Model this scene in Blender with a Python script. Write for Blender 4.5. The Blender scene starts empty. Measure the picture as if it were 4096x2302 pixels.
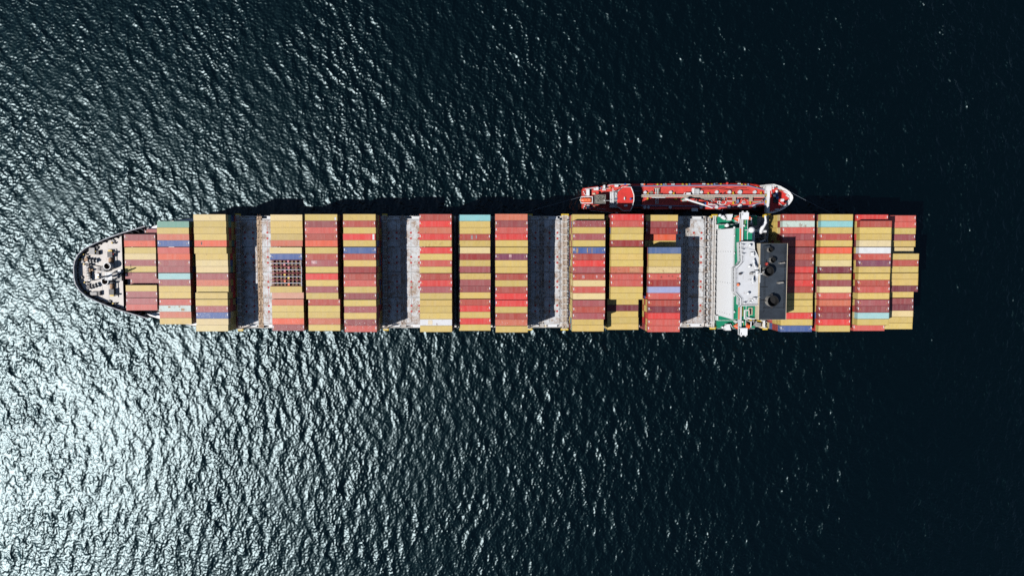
import bpy, math, random
import numpy as np
from mathutils import Matrix, Vector

S = bpy.context.scene
COL = S.collection
R = math.radians
random.seed(7)

# ------------------------------------------------------------------ camera, sky, sun, exposure
F_PX, IMG_W, IMG_H = 2730.0, 4096.0, 2302.0
CAM_H = 288.0
NADIR = (2000.0, 1000.0)
zc = Vector((-(NADIR[0] - IMG_W / 2), (NADIR[1] - IMG_H / 2), F_PX)).normalized()
xc = Vector((1, 0, 0)); xc = (xc - xc.dot(zc) * zc).normalized()
yc = zc.cross(xc)
W2C = Matrix((xc, yc, zc)).transposed()
C2W = W2C.transposed()
cam_d = bpy.data.cameras.new('camera')
cam = bpy.data.objects.new('camera', cam_d); COL.objects.link(cam)
cam_d.sensor_width = 36.0
cam_d.lens = 36.0 * F_PX / IMG_W
cam_d.clip_start = 1.0; cam_d.clip_end = 30000.0
cam.matrix_world = Matrix.Translation((0, 0, CAM_H)) @ C2W.to_4x4()
S.camera = cam

SUN_DX, SUN_DY = 0.73, 0.28
sun_vec = Vector((-SUN_DX, -SUN_DY, 1)).normalized()
sun_d = bpy.data.lights.new('sun', 'SUN'); sun_d.energy = 5.0; sun_d.angle = R(0.53)
sun_d.color = (1.0, 0.98, 0.95)
sun = bpy.data.objects.new('sun', sun_d); COL.objects.link(sun)
sun.rotation_euler = (-sun_vec).to_track_quat('-Z', 'Y').to_euler()
sun.location = (-200, -80, 400)

world = bpy.data.worlds.new('World'); S.world = world; world.use_nodes = True
wn = world.node_tree.nodes; wl = world.node_tree.links
sky = wn.new('ShaderNodeTexSky'); sky.sky_type = 'NISHITA'; sky.sun_disc = False
sky.sun_elevation = math.asin(sun_vec.z)
sky.sun_rotation = math.atan2(sun_vec.x, sun_vec.y)
sky.air_density = 1.0; sky.dust_density = 0.3; sky.ozone_density = 1.5
wl.new(sky.outputs[0], wn['Background'].inputs[0])
wn['Background'].inputs[1].default_value = 0.065

S.view_settings.view_transform = 'Standard'
try: S.view_settings.look = 'None'
except Exception: pass
S.view_settings.exposure = -0.2
S.view_settings.gamma = 1.0
S.view_settings.use_curve_mapping = False
S.cycles.max_bounces = 5
S.cycles.diffuse_bounces = 0
S.cycles.glossy_bounces = 3
S.cycles.sample_clamp_indirect = 4.0
S.cycles.use_denoising = False


SEA_Z = -5.5        # water level; 0 is some way up the hull


def P(px, py, z):
    """point of the place seen at a pixel of the photograph, on the level z"""
    d = C2W @ Vector((px - IMG_W / 2, -(py - IMG_H / 2), -F_PX))
    t = (z - CAM_H) / d.z
    return (d.x * t, d.y * t)


# ------------------------------------------------------------------ mesh helpers
ORG = {}


class MB:
    def __init__(self):
        self.v = []; self.f = []; self.m = []

    def add(self, vs, fs, m=0):
        o = len(self.v)
        self.v += [tuple(p) for p in vs]
        self.f += [tuple(i + o for i in f) for f in fs]
        self.m += [m] * len(fs)
        return self

    def box(self, x0, x1, y0, y1, z0, z1, m=0):
        if x0 > x1: x0, x1 = x1, x0
        if y0 > y1: y0, y1 = y1, y0
        return self.add([(x0, y0, z0), (x1, y0, z0), (x1, y1, z0), (x0, y1, z0),
                         (x0, y0, z1), (x1, y0, z1), (x1, y1, z1), (x0, y1, z1)],
                        [(0, 3, 2, 1), (4, 5, 6, 7), (0, 1, 5, 4), (1, 2, 6, 5), (2, 3, 7, 6), (3, 0, 4, 7)], m)

    def cbox(self, c, s, m=0, rot=0.0, tilt=None):
        a, b, h = s[0] / 2, s[1] / 2, s[2] / 2
        vs = [(-a, -b, -h), (a, -b, -h), (a, b, -h), (-a, b, -h), (-a, -b, h), (a, -b, h), (a, b, h), (-a, b, h)]
        cr, sr = math.cos(rot), math.sin(rot)
        vs = [(c[0] + x * cr - y * sr, c[1] + x * sr + y * cr, c[2] + z) for x, y, z in vs]
        return self.add(vs, [(0, 3, 2, 1), (4, 5, 6, 7), (0, 1, 5, 4), (1, 2, 6, 5), (2, 3, 7, 6), (3, 0, 4, 7)], m)

    def prism(self, poly, z0, z1, m=0, top=None):
        a = sum(poly[i][0] * poly[(i + 1) % len(poly)][1] - poly[(i + 1) % len(poly)][0] * poly[i][1] for i in range(len(poly)))
        if a < 0: poly = poly[::-1]
        n = len(poly)
        vs = [(x, y, z0) for x, y in poly] + [(x, y, z1) for x, y in poly]
        self.add(vs, [tuple(range(n))[::-1]] + [(i, (i + 1) % n, n + (i + 1) % n, n + i) for i in range(n)], m)
        o = len(self.v) - 2 * n
        self.f.append(tuple(o + n + i for i in range(n))); self.m.append(m if top is None else top)
        return self

    def cyl(self, p0, p1, r0, r1=None, n=10, m=0, caps=True, mcap=None):
        if r1 is None: r1 = r0
        p0 = Vector(p0); p1 = Vector(p1); d = (p1 - p0)
        if d.length < 1e-6: return self
        d.normalize()
        u = d.orthogonal().normalized(); w = d.cross(u)
        vs = []
        for p, r in ((p0, r0), (p1, r1)):
            for k in range(n):
                a = 2 * math.pi * k / n
                vs.append(p + u * (math.cos(a) * r) + w * (math.sin(a) * r))
        fs = [(k, (k + 1) % n, n + (k + 1) % n, n + k) for k in range(n)]
        self.add(vs, fs, m)
        if caps:
            o = len(self.v) - 2 * n
            self.f.append(tuple(o + k for k in range(n))[::-1]); self.m.append(m if mcap is None else mcap)
            self.f.append(tuple(o + n + k for k in range(n))); self.m.append(m if mcap is None else mcap)
        return self

    def tube(self, pts, r, n=6, m=0):
        for a, b in zip(pts[:-1], pts[1:]): self.cyl(a, b, r, n=n, m=m)
        return self

    def pipe(self, x, y, z0, z1, ro, ri, n=28, m=0, mi=None, floor=None, mtop=None):
        """open upright pipe with a wall, seen from above"""
        mi = m if mi is None else mi
        vs = []
        for r, z in ((ro, z0), (ro, z1), (ri, z1), (ri, floor if floor is not None else z0)):
            for k in range(n):
                a = 2 * math.pi * k / n
                vs.append((x + math.cos(a) * r, y + math.sin(a) * r, z))
        for s in range(3):
            fs = [(s * n + k, s * n + (k + 1) % n, (s + 1) * n + (k + 1) % n, (s + 1) * n + k) for k in range(n)]
            if s == 0: self.add(vs, fs, m); base = len(self.v) - 4 * n
            else:
                self.f += [tuple(base + i for i in f) for f in fs]; self.m += [(m if mtop is None else mtop) if s == 1 else mi] * n
        self.f.append(tuple(base + 3 * n + k for k in range(n))); self.m.append(mi)
        return self

    def ball(self, c, r, n=10, m=0, sz=1.0):
        rings = n // 2
        vs = [(c[0], c[1], c[2] + r * sz)]
        for i in range(1, rings):
            t = math.pi * i / rings
            for k in range(n):
                a = 2 * math.pi * k / n
                vs.append((c[0] + r * math.sin(t) * math.cos(a), c[1] + r * math.sin(t) * math.sin(a), c[2] + r * sz * math.cos(t)))
        vs.append((c[0], c[1], c[2] - r * sz))
        fs = [(0, 1 + k, 1 + (k + 1) % n) for k in range(n)]
        for i in range(rings - 2):
            a, b = 1 + i * n, 1 + (i + 1) * n
            fs += [(a + k, b + k, b + (k + 1) % n, a + (k + 1) % n) for k in range(n)]
        a = 1 + (rings - 2) * n
        fs += [(a + k, len(vs) - 1, a + (k + 1) % n) for k in range(n)]
        return self.add(vs, fs, m)

    def rail(self, pts, z, h=1.0, gap=2.0, r=0.035, m=0, bars=2):
        """guard rail along a polyline: posts and bars"""
        for a, b in zip(pts[:-1], pts[1:]):
            L = math.hypot(b[0] - a[0], b[1] - a[1])
            for j in range(1, bars + 1):
                self.cyl((a[0], a[1], z + h * j / bars), (b[0], b[1], z + h * j / bars), r, n=4, m=m, caps=False)
            k = max(1, int(L / gap))
            for i in range(k + 1):
                t = i / k
                x, y = a[0] + (b[0] - a[0]) * t, a[1] + (b[1] - a[1]) * t
                self.cyl((x, y, z), (x, y, z + h), r, n=4, m=m, caps=False)
        return self

    def mesh(self, name, mats, origin=(0, 0, 0), smooth=False):
        me = bpy.data.meshes.new(name)
        ox, oy, oz = origin
        me.from_pydata([(x - ox, y - oy, z - oz) for x, y, z in self.v], [], self.f)
        for mt in mats: me.materials.append(mt)
        if len(mats) > 1: me.polygons.foreach_set('material_index', self.m)
        if smooth: me.polygons.foreach_set('use_smooth', [True] * len(self.f))
        me.update()
        return me


def link(name, data, parent=None, world_loc=(0, 0, 0), **props):
    o = bpy.data.objects.new(name, data); COL.objects.link(o)
    wlc = Vector(world_loc)
    if parent is not None:
        o.parent = parent; o.location = wlc - ORG[parent.name]
    else:
        o.location = wlc
    ORG[o.name] = wlc
    for k, v in props.items(): o[k] = v
    return o


def part(name, mb, mats, parent, smooth=False, **props):
    if not isinstance(mats, (list, tuple)): mats = [mats]
    org = ORG[parent.name]
    return link(name, mb.mesh(name, mats, org, smooth), parent, org, **props)


def thing(name, label, cat, loc=(0, 0, 0), group=None):
    o = link(name, None, None, loc, label=label, category=cat)
    if group: o['group'] = group
    return o


def solo(name, mb, mats, label, cat, loc, group=None, smooth=False):
    if not isinstance(mats, (list, tuple)): mats = [mats]
    o = link(name, mb.mesh(name, mats, loc, smooth), None, loc, label=label, category=cat)
    if group: o['group'] = group
    return o


def copy_part(src, parent, world_loc, color=None, **props):
    o = src.copy(); COL.objects.link(o)
    o.parent = parent; o.location = Vector(world_loc) - ORG[parent.name]
    ORG[o.name] = Vector(world_loc)
    if color is not None: o.color = color
    for k, v in props.items(): o[k] = v
    return o


# ------------------------------------------------------------------ materials
def nd(nt, t, **kw):
    n = nt.nodes.new(t)
    for k, v in kw.items(): setattr(n, k, v)
    return n


def ramp(nt, src, a, b):
    n = nd(nt, 'ShaderNodeMapRange'); n.clamp = True
    n.inputs[1].default_value = a; n.inputs[2].default_value = b
    nt.links.new(src, n.inputs[0])
    return n.outputs[0]


def mix(nt, fac, a, b, mode='MIX'):
    n = nd(nt, 'ShaderNodeMix', data_type='RGBA', blend_type=mode)
    for s, i in ((fac, 0), (a, 6), (b, 7)):
        if isinstance(s, (int, float)): n.inputs[i].default_value = s
        elif isinstance(s, tuple): n.inputs[i].default_value = s if len(s) == 4 else s + (1,)
        else: nt.links.new(s, n.inputs[i])
    return n.outputs[2]


def noise(nt, co, scale, detail=3.0, rough=0.55, stretch=None):
    if stretch:
        mp = nd(nt, 'ShaderNodeMapping'); mp.inputs['Scale'].default_value = stretch
        nt.links.new(co, mp.inputs[0]); co = mp.outputs[0]
    n = nd(nt, 'ShaderNodeTexNoise'); n.inputs['Scale'].default_value = scale
    n.inputs['Detail'].default_value = detail; n.inputs['Roughness'].default_value = rough
    nt.links.new(co, n.inputs['Vector'])
    return n.outputs[0]


def math_n(nt, op, a, b=None):
    n = nd(nt, 'ShaderNodeMath', operation=op)
    for i, s in enumerate((a, b)):
        if s is None: continue
        if isinstance(s, (int, float)): n.inputs[i].default_value = s
        else: nt.links.new(s, n.inputs[i])
    return n.outputs[0]


def new_mat(name):
    m = bpy.data.materials.new(name); m.use_nodes = True
    nt = m.node_tree
    return m, nt, nt.nodes['Principled BSDF']


def paint(name, col, rough=0.5, wear=0.12, rust=0.0, rust_col=(0.20, 0.075, 0.025), grime=0.0, scale=0.5, spec=0.5, metal=0.0, bump=0.0):
    m, nt, b = new_mat(name)
    tc = nd(nt, 'ShaderNodeTexCoord').outputs['Object']
    n1 = noise(nt, tc, scale, 5, 0.6)
    n2 = noise(nt, tc, scale * 9, 3, 0.6)
    v = ramp(nt, n1, 0.3, 0.7)
    lo = tuple(c * (1 - wear) for c in col); hi = tuple(min(1, c * (1 + wear * 0.6)) for c in col)
    c = mix(nt, v, lo, hi)
    if grime > 0:
        g = math_n(nt, 'MULTIPLY', ramp(nt, n2, 0.45, 0.75), grime)
        c = mix(nt, g, c, tuple(x * 0.35 for x in col))
    if rust > 0:
        n3 = noise(nt, tc, scale * 0.8, 8, 0.72)
        n4 = noise(nt, tc, scale * 6, 6, 0.7)
        rm = math_n(nt, 'MULTIPLY', n3, math_n(nt, 'ADD', n4, 0.5))
        k = 0.66 - rust * 0.22
        c = mix(nt, math_n(nt, 'MULTIPLY', ramp(nt, rm, k - 0.05, k + 0.14), 0.85), c, rust_col)
    nt.links.new(c, b.inputs['Base Color'])
    b.inputs['Roughness'].default_value = rough
    b.inputs['Specular IOR Level'].default_value = spec
    b.inputs['Metallic'].default_value = metal
    if bump > 0:
        bp = nd(nt, 'ShaderNodeBump'); bp.inputs['Strength'].default_value = 0.4; bp.inputs['Distance'].default_value = bump
        nt.links.new(n2, bp.inputs['Height']); nt.links.new(bp.outputs[0], b.inputs['Normal'])
    return m


def container_paint(name, from_attr=False):
    m, nt, b = new_mat(name)
    tc = nd(nt, 'ShaderNodeTexCoord').outputs['Object']
    oi = nd(nt, 'ShaderNodeObjectInfo')
    if from_attr:
        col = nd(nt, 'ShaderNodeVertexColor', layer_name='tone').outputs[0]
        co = tc
    else:
        col = oi.outputs['Color']
        off = nd(nt, 'ShaderNodeVectorMath', operation='ADD')
        cx = nd(nt, 'ShaderNodeCombineXYZ')
        r1 = math_n(nt, 'MULTIPLY', oi.outputs['Random'], 731.0)
        nt.links.new(r1, cx.inputs[0]); nt.links.new(r1, cx.inputs[1])
        nt.links.new(tc, off.inputs[0]); nt.links.new(cx.outputs[0], off.inputs[1])
        co = off.outputs[0]
    # panels repainted in strips across the box, then fading, then rust and flecks
    pn = noise(nt, co, 1.0, 2, 0.6, (1.1, 0.12, 0.12))
    c = mix(nt, math_n(nt, 'MULTIPLY', ramp(nt, pn, 0.35, 0.7), 0.38), col, mix(nt, 0.3, col, (0.62, 0.55, 0.5)))
    fd = noise(nt, co, 0.55, 5, 0.65)
    c = mix(nt, math_n(nt, 'MULTIPLY', ramp(nt, fd, 0.45, 0.8), 0.20), c, mix(nt, 0.7, c, (0.03, 0.02, 0.015), 'MULTIPLY'))
    gr = noise(nt, co, 5.0, 4, 0.7)
    c = mix(nt, math_n(nt, 'MULTIPLY', ramp(nt, gr, 0.52, 0.82), 0.15), c, (0.10, 0.07, 0.045))
    if not from_attr:
        ar = nd(nt, 'ShaderNodeAttribute', attribute_type='OBJECT', attribute_name='rust').outputs['Fac']
        rs = noise(nt, co, 1.0, 7, 0.72, (1.0, 0.5, 0.5))
        rm = ramp(nt, math_n(nt, 'ADD', rs, math_n(nt, 'MULTIPLY', ar, 0.12)), 0.66, 0.80)
        c = mix(nt, math_n(nt, 'MULTIPLY', rm, 0.85), c, (0.22, 0.075, 0.022))
        af = nd(nt, 'ShaderNodeAttribute', attribute_type='OBJECT', attribute_name='flecks').outputs['Fac']
        fl = ramp(nt, noise(nt, co, 2.6, 3, 0.65), 0.62, 0.70)
        c = mix(nt, math_n(nt, 'MULTIPLY', fl, af), c, (0.72, 0.70, 0.66))
    # edges darkened along the rails: dirt and rust, with the rails' shading painted in
    sp = nd(nt, 'ShaderNodeSeparateXYZ'); nt.links.new(tc, sp.inputs[0])
    if not from_attr:
        ey = ramp(nt, math_n(nt, 'ABSOLUTE', sp.outputs[1]), 1.06, 1.20)
        c = mix(nt, math_n(nt, 'MULTIPLY', ey, math_n(nt, 'ADD', math_n(nt, 'MULTIPLY', gr, 0.9), 0.15)), c, mix(nt, 0.8, c, (0.16, 0.10, 0.07), 'MULTIPLY'))
    nt.links.new(c, b.inputs['Base Color'])
    b.inputs['Roughness'].default_value = 0.5
    b.inputs['Specular IOR Level'].default_value = 0.6
    return m


M_CONT = container_paint('container_paint')
M_CONT_LOW = container_paint('container_paint_low', True)
M = {
    'white': paint('white_paint', (0.82, 0.82, 0.82), 0.45, 0.05, 0.02, scale=0.4),
    'white_gear': paint('white_gear', (0.78, 0.78, 0.77), 0.45, 0.08, 0.15, scale=1.2),
    'wall_white': paint('wall_white_paint', (0.93, 0.93, 0.93), 0.85, 0.015, 0.0, scale=0.4, spec=0.1),
    'cream': paint('cream_paint', (0.74, 0.62, 0.44), 0.5, 0.08, 0.12),
    'deck_grey': paint('deck_grey_paint', (0.71, 0.66, 0.61), 0.6, 0.10, 0.22, (0.30, 0.17, 0.09), grime=0.12, scale=0.35),
    'hatch': paint('hatch_cover_paint', (0.67, 0.68, 0.69), 0.6, 0.10, 0.79, (0.29, 0.165, 0.08), grime=0.2, scale=0.42),
    'hatch_rust': paint('rusty_cross_deck', (0.60, 0.44, 0.30), 0.7, 0.25, 0.62, (0.17, 0.075, 0.03), grime=0.6, scale=0.8),
    'cross': paint('worn_cross_deck', (0.56, 0.53, 0.49), 0.65, 0.2, 0.7, (0.24, 0.13, 0.07), grime=0.4, scale=0.6),
    'lash': paint('lashing_bridge_paint', (0.55, 0.45, 0.36), 0.6, 0.25, 0.6, (0.2, 0.09, 0.04), grime=0.4, scale=0.9),
    'hull': paint('hull_paint', (0.012, 0.014, 0.018), 0.4, 0.2),
    'rim': paint('bulwark_paint', (0.36, 0.37, 0.40), 0.5, 0.2, 0.2),
    'green': paint('green_deck_paint', (0.006, 0.25, 0.13), 0.5, 0.12, 0.0, grime=0.12),
    'roof_grey': paint('roof_grey_paint', (0.67, 0.68, 0.70), 0.5, 0.06, 0.06, grime=0.1),
    'funnel': paint('funnel_top_paint', (0.046, 0.058, 0.074), 0.45, 0.45, grime=0.3, scale=0.16),
    'funnel_dark': paint('funnel_plate_paint', (0.032, 0.040, 0.052), 0.5, 0.4, scale=0.3),
    'soot': paint('sooty_steel', (0.010, 0.010, 0.011), 0.7, 0.3),
    'pipe': paint('exhaust_pipe_steel', (0.34, 0.32, 0.29), 0.5, 0.3, 0.2, grime=0.4, scale=1.2),
    'orange': paint('orange_gelcoat', (0.85, 0.13, 0.035), 0.4, 0.08),
    'orange_line': paint('orange_band_paint', (0.85, 0.22, 0.09), 0.5, 0.08),
    'yellow': paint('yellow_paint', (0.72, 0.48, 0.035), 0.45, 0.12, 0.25, scale=1.2),
    'steel': paint('dark_gear_steel', (0.055, 0.055, 0.06), 0.5, 0.3, 0.3, scale=1.5),
    'grey_gear': paint('grey_gear_steel', (0.34, 0.33, 0.32), 0.5, 0.3, 0.35, scale=1.5),
    'brown': paint('brown_machine_paint', (0.42, 0.26, 0.15), 0.6, 0.25, 0.5, scale=1.2),
    'red_dot': paint('red_socket_paint', (0.52, 0.055, 0.045), 0.6, 0.2, 0.2, scale=1.5),
    'tank_red': paint('tanker_deck_paint', (0.72, 0.045, 0.035), 0.5, 0.18, 0.0, grime=0.2, scale=0.5),
    'tank_red_worn': paint('tanker_trunk_paint', (0.74, 0.075, 0.055), 0.55, 0.25, 0.05, (0.55, 0.30, 0.24), grime=0.15, scale=0.45),
    'tank_blue': paint('blue_grey_rail_paint', (0.22, 0.26, 0.42), 0.5, 0.15),
    'grating': paint('beige_grating', (0.44, 0.36, 0.28), 0.7, 0.15, 0.1, grime=0.35, scale=2.0),
    'blue': paint('blue_paint', (0.035, 0.12, 0.42), 0.4, 0.1),
    'rubber': paint('black_rubber', (0.012, 0.012, 0.012), 0.75, 0.3),
    'glass': paint('bridge_window_glass', (0.02, 0.025, 0.03), 0.12, 0.1),
    'rope': paint('mooring_rope', (0.16, 0.19, 0.24), 0.8, 0.1),
    'cargo': paint('brown_bundle', (0.40, 0.29, 0.18), 0.85, 0.5, 0.4, (0.09, 0.045, 0.03), grime=0.9, scale=2.5, bump=0.12),
    'lilac': paint('lilac_frame_paint', (0.62, 0.62, 0.72), 0.5, 0.08),
    'crimson': paint('crimson_frame_paint', (0.42, 0.05, 0.09), 0.5, 0.2),
    'pinksheet': paint('pink_sheet', (0.62, 0.24, 0.24), 0.6, 0.2),
    'sheet_yellow': paint('yellow_sheet', (0.72, 0.50, 0.10), 0.55, 0.1),
    'roof_patch_pale': paint('faded_patch', (0.60, 0.36, 0.36), 0.6, 0.5, 0.3, (0.42, 0.16, 0.16), scale=1.2),
    'roof_patch_dark': paint('dark_patch', (0.34, 0.08, 0.06), 0.6, 0.3),
    'roof_patch_tan': paint('tan_patch', (0.58, 0.26, 0.14), 0.6, 0.3, 0.5, scale=1.0),
    'decal': paint('white_marking', (0.74, 0.73, 0.72), 0.5, 0.1),
    'concrete': paint('sooty_funnel_top', (0.22, 0.21, 0.18), 0.8, 0.5, 0.3, (0.02, 0.02, 0.02), grime=0.9, scale=1.0),
}

# ------------------------------------------------------------------ the sea
def build_sea():
    cs = [P(x, y, SEA_Z) for x, y in ((0, 0), (4096, 0), (0, 2302), (4096, 2302))]
    mg = 16.0
    x0, x1 = min(c[0] for c in cs) - mg, max(c[0] for c in cs) + mg
    y0, y1 = min(c[1] for c in cs) - mg, max(c[1] for c in cs) + mg
    step = 0.34
    nx = int((x1 - x0) / step) // 2 * 2; ny = int((y1 - y0) / step) // 2 * 2
    rng = np.random.default_rng(11)
    kx = np.fft.fftfreq(nx, step) * 2 * np.pi
    ky = np.fft.fftfreq(ny, step) * 2 * np.pi
    KX, KY = np.meshgrid(kx, ky)
    K = np.hypot(KX, KY); K[0, 0] = 1e-6

    def field(dirdeg, lam_p, lam_min, power, spread, slope_rms):
        th = np.arctan2(KY, KX) - R(dirdeg)
        kp = 2 * np.pi / lam_p
        amp = np.exp(-0.5 * 1.25 * (kp / K) ** 2) * K ** (-power) * np.abs(np.cos(th)) ** spread
        amp *= np.exp(-(K * lam_min / (2 * np.pi)) ** 4)
        amp[0, 0] = 0
        w = rng.normal(size=(ny, nx)) + 1j * rng.normal(size=(ny, nx))
        h = w * amp
        sx = np.real(np.fft.ifft2(1j * KX * h)); sy = np.real(np.fft.ifft2(1j * KY * h))
        s = slope_rms / math.sqrt(np.mean(sx ** 2 + sy ** 2))
        return h * s
    H = field(10, 7.0, 2.0, 2.2, 1.1, SEA['long']) + field(28, SEA['ls'], 0.72, 1.8, 0.5, SEA['short']) + field(-70, SEA['lc'], 0.68, 1.7, 0.25, SEA['cross'])
    z = np.real(np.fft.ifft2(H))
    dx = np.real(np.fft.ifft2(1j * KX / K * H)); dy = np.real(np.fft.ifft2(1j * KY / K * H))
    # gusts: patches of rougher and smoother water
    gk = np.exp(-(K * 22 / (2 * np.pi)) ** 2)
    g = np.real(np.fft.ifft2(gk * (rng.normal(size=(ny, nx)) + 1j * rng.normal(size=(ny, nx)))))
    gk2 = np.exp(-(np.hypot(KX * 60, KY * 150) / (2 * np.pi)) ** 2)
    g2 = np.real(np.fft.ifft2(gk2 * (rng.normal(size=(ny, nx)) + 1j * rng.normal(size=(ny, nx)))))
    g = np.clip(1 + 0.15 * g / g.std() + 0.10 * g2 / g2.std(), 0.4, 1.6)
    X = x0 + np.arange(nx) * step; Y = y0 + np.arange(ny) * step
    GX, GY = np.meshgrid(X, Y)
    ed = np.minimum(np.minimum(GX - x0, GX[0, -1] - GX), np.minimum(GY - y0, GY[-1, 0] - GY))
    fade = np.clip(ed / 10.0, 0, 1) * g
    co = np.stack([GX + dx * fade * 0.8, GY + dy * fade * 0.8, z * fade], -1).reshape(-1, 3)
    idx = np.arange(nx * ny).reshape(ny, nx)
    q = np.stack([idx[:-1, :-1], idx[:-1, 1:], idx[1:, 1:], idx[1:, :-1]], -1).reshape(-1, 4)
    # flat sheet out to the horizon
    B = 9000.0; ax, bx, ay, by = X[0], X[-1], Y[0], Y[-1]
    ring = np.array([(-B, -B, 0), (ax, -B, 0), (bx, -B, 0), (B, -B, 0), (-B, ay, 0), (ax, ay, 0), (bx, ay, 0), (B, ay, 0),
                     (-B, by, 0), (ax, by, 0), (bx, by, 0), (B, by, 0), (-B, B, 0), (ax, B, 0), (bx, B, 0), (B, B, 0)], float)
    rq = np.array([(0, 1, 5, 4), (1, 2, 6, 5), (2, 3, 7, 6), (4, 5, 9, 8), (6, 7, 11, 10), (8, 9, 13, 12), (9, 10, 14, 13), (10, 11, 15, 14)]) + len(co)
    co = np.concatenate([co, ring]); q = np.concatenate([q, rq])
    me = bpy.data.meshes.new('sea')
    me.vertices.add(len(co)); me.vertices.foreach_set('co', co.astype(np.float32).ravel())
    me.loops.add(q.size); me.loops.foreach_set('vertex_index', q.astype(np.int32).ravel())
    me.polygons.add(len(q)); me.polygons.foreach_set('loop_start', (np.arange(len(q)) * 4).astype(np.int32))
    me.polygons.foreach_set('use_smooth', np.ones(len(q), bool))
    me.update(calc_edges=True)
    m, nt, b = new_mat('sea_water')
    tc = nd(nt, 'ShaderNodeTexCoord').outputs['Object']
    nt.nodes.remove(b)
    body = nd(nt, 'ShaderNodeBsdfDiffuse'); body.inputs[0].default_value = (0.00005, 0.0022, 0.0028, 1)
    gls = nd(nt, 'ShaderNodeBsdfGlossy', distribution='BECKMANN'); gls.inputs['Roughness'].default_value = SEA['rough']
    gls.inputs[0].default_value = (0.80, 0.95, 1.0, 1)
    wid = nd(nt, 'ShaderNodeBsdfGlossy', distribution='BECKMANN'); wid.inputs['Roughness'].default_value = 0.46   # the finest ripples
    wid.inputs[0].default_value = (0.25, 0.84, 0.95, 1)
    lob = nd(nt, 'ShaderNodeMixShader'); lob.inputs[0].default_value = SEA['wide']
    nt.links.new(gls.outputs[0], lob.inputs[1]); nt.links.new(wid.outputs[0], lob.inputs[2])
    fr = nd(nt, 'ShaderNodeFresnel'); fr.inputs['IOR'].default_value = SEA['ior']
    mx = nd(nt, 'ShaderNodeMixShader')
    nt.links.new(fr.outputs[0], mx.inputs[0]); nt.links.new(body.outputs[0], mx.inputs[1]); nt.links.new(lob.outputs[0], mx.inputs[2])
    nt.links.new(mx.outputs[0], nt.nodes['Material Output'].inputs['Surface'])
    mp = nd(nt, 'ShaderNodeMapping'); mp.inputs['Rotation'].default_value = (0, 0, R(-20)); mp.inputs['Scale'].default_value = (1.0, 0.55, 1.0)
    nt.links.new(tc, mp.inputs[0])
    n1 = noise(nt, mp.outputs[0], SEA['bs'], 4, 0.6)
    n2 = noise(nt, tc, SEA['bs'] * 2.6, 3, 0.6)
    hsum = math_n(nt, 'ADD', n1, math_n(nt, 'MULTIPLY', n2, 0.30))
    bp = nd(nt, 'ShaderNodeBump'); bp.inputs['Strength'].default_value = 1.0; bp.inputs['Distance'].default_value = SEA['bump']
    nt.links.new(hsum, bp.inputs['Height'])
    for t in (gls, wid, fr, body): nt.links.new(bp.outputs[0], t.inputs['Normal'])
    me.materials.append(m)
    o = link('sea', me, None, (0, 0, SEA_Z), kind='structure')
    return o


SEA = dict(long=0.098, short=0.152, cross=0.165, rough=0.335, bump=0.045, ior=1.56, bs=1.6, wide=0.16, ls=1.7, lc=1.2)
build_sea()
# ------------------------------------------------------------------ the container ship
def Z5(x, y, z): return P(2700 + x / 2.784, 840 + y / 2.784, z)
def T2(x, y, z): return P(2310 + x / 8.587, 720 + y / 8.587, z + SEA_Z)
def T3(x, y, z): return P(2560 + x / 7.806, 720 + y / 7.806, z + SEA_Z)
def T4(x, y, z): return P(2860 + x / 7.806, 720 + y / 7.806, z + SEA_Z)
def B1(x, y, z): return P(290 + x / 3.8125, 900 + y / 3.8105, z)


YC = P(2000, 1093, 29)[1]
Z_DECK, Z_HATCH, Z_FORE, Z_BULW = 11.0, 13.2, 13.0, 15.6
ship = thing('container_ship', 'huge black hulled container ship with white bridge block, lying across the picture', 'container ship', (-20, YC, 0))

# outline: station X, half breadth at deck, half breadth at the waterline
ST = [(-168.5, 2.2, 0.0), (-168.0, 4.5, 0.0), (-166.6, 7.1, 0.5), (-164.0, 9.5, 1.2), (-159.8, 11.6, 2.4), (-155.3, 13.5, 4.2), (-150.4, 15.3, 6.6),
      (-146.4, 16.5, 8.8), (-140, 18.4, 12.0), (-132.5, 20.6, 15.5), (-122, 22.2, 19.0), (-105, 22.75, 21.8), (-60, 22.75, 22.7),
      (60, 22.75, 22.7), (130, 22.75, 20.5), (152, 22.75, 16.5), (162.5, 22.6, 13.0)]


def hull_half(x, k=1):
    for a, b in zip(ST[:-1], ST[1:]):
        if a[0] <= x <= b[0]:
            t = (x - a[0]) / (b[0] - a[0]); return a[k] + (b[k] - a[k]) * t
    return ST[0][k] if x < ST[0][0] else ST[-1][k]


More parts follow.
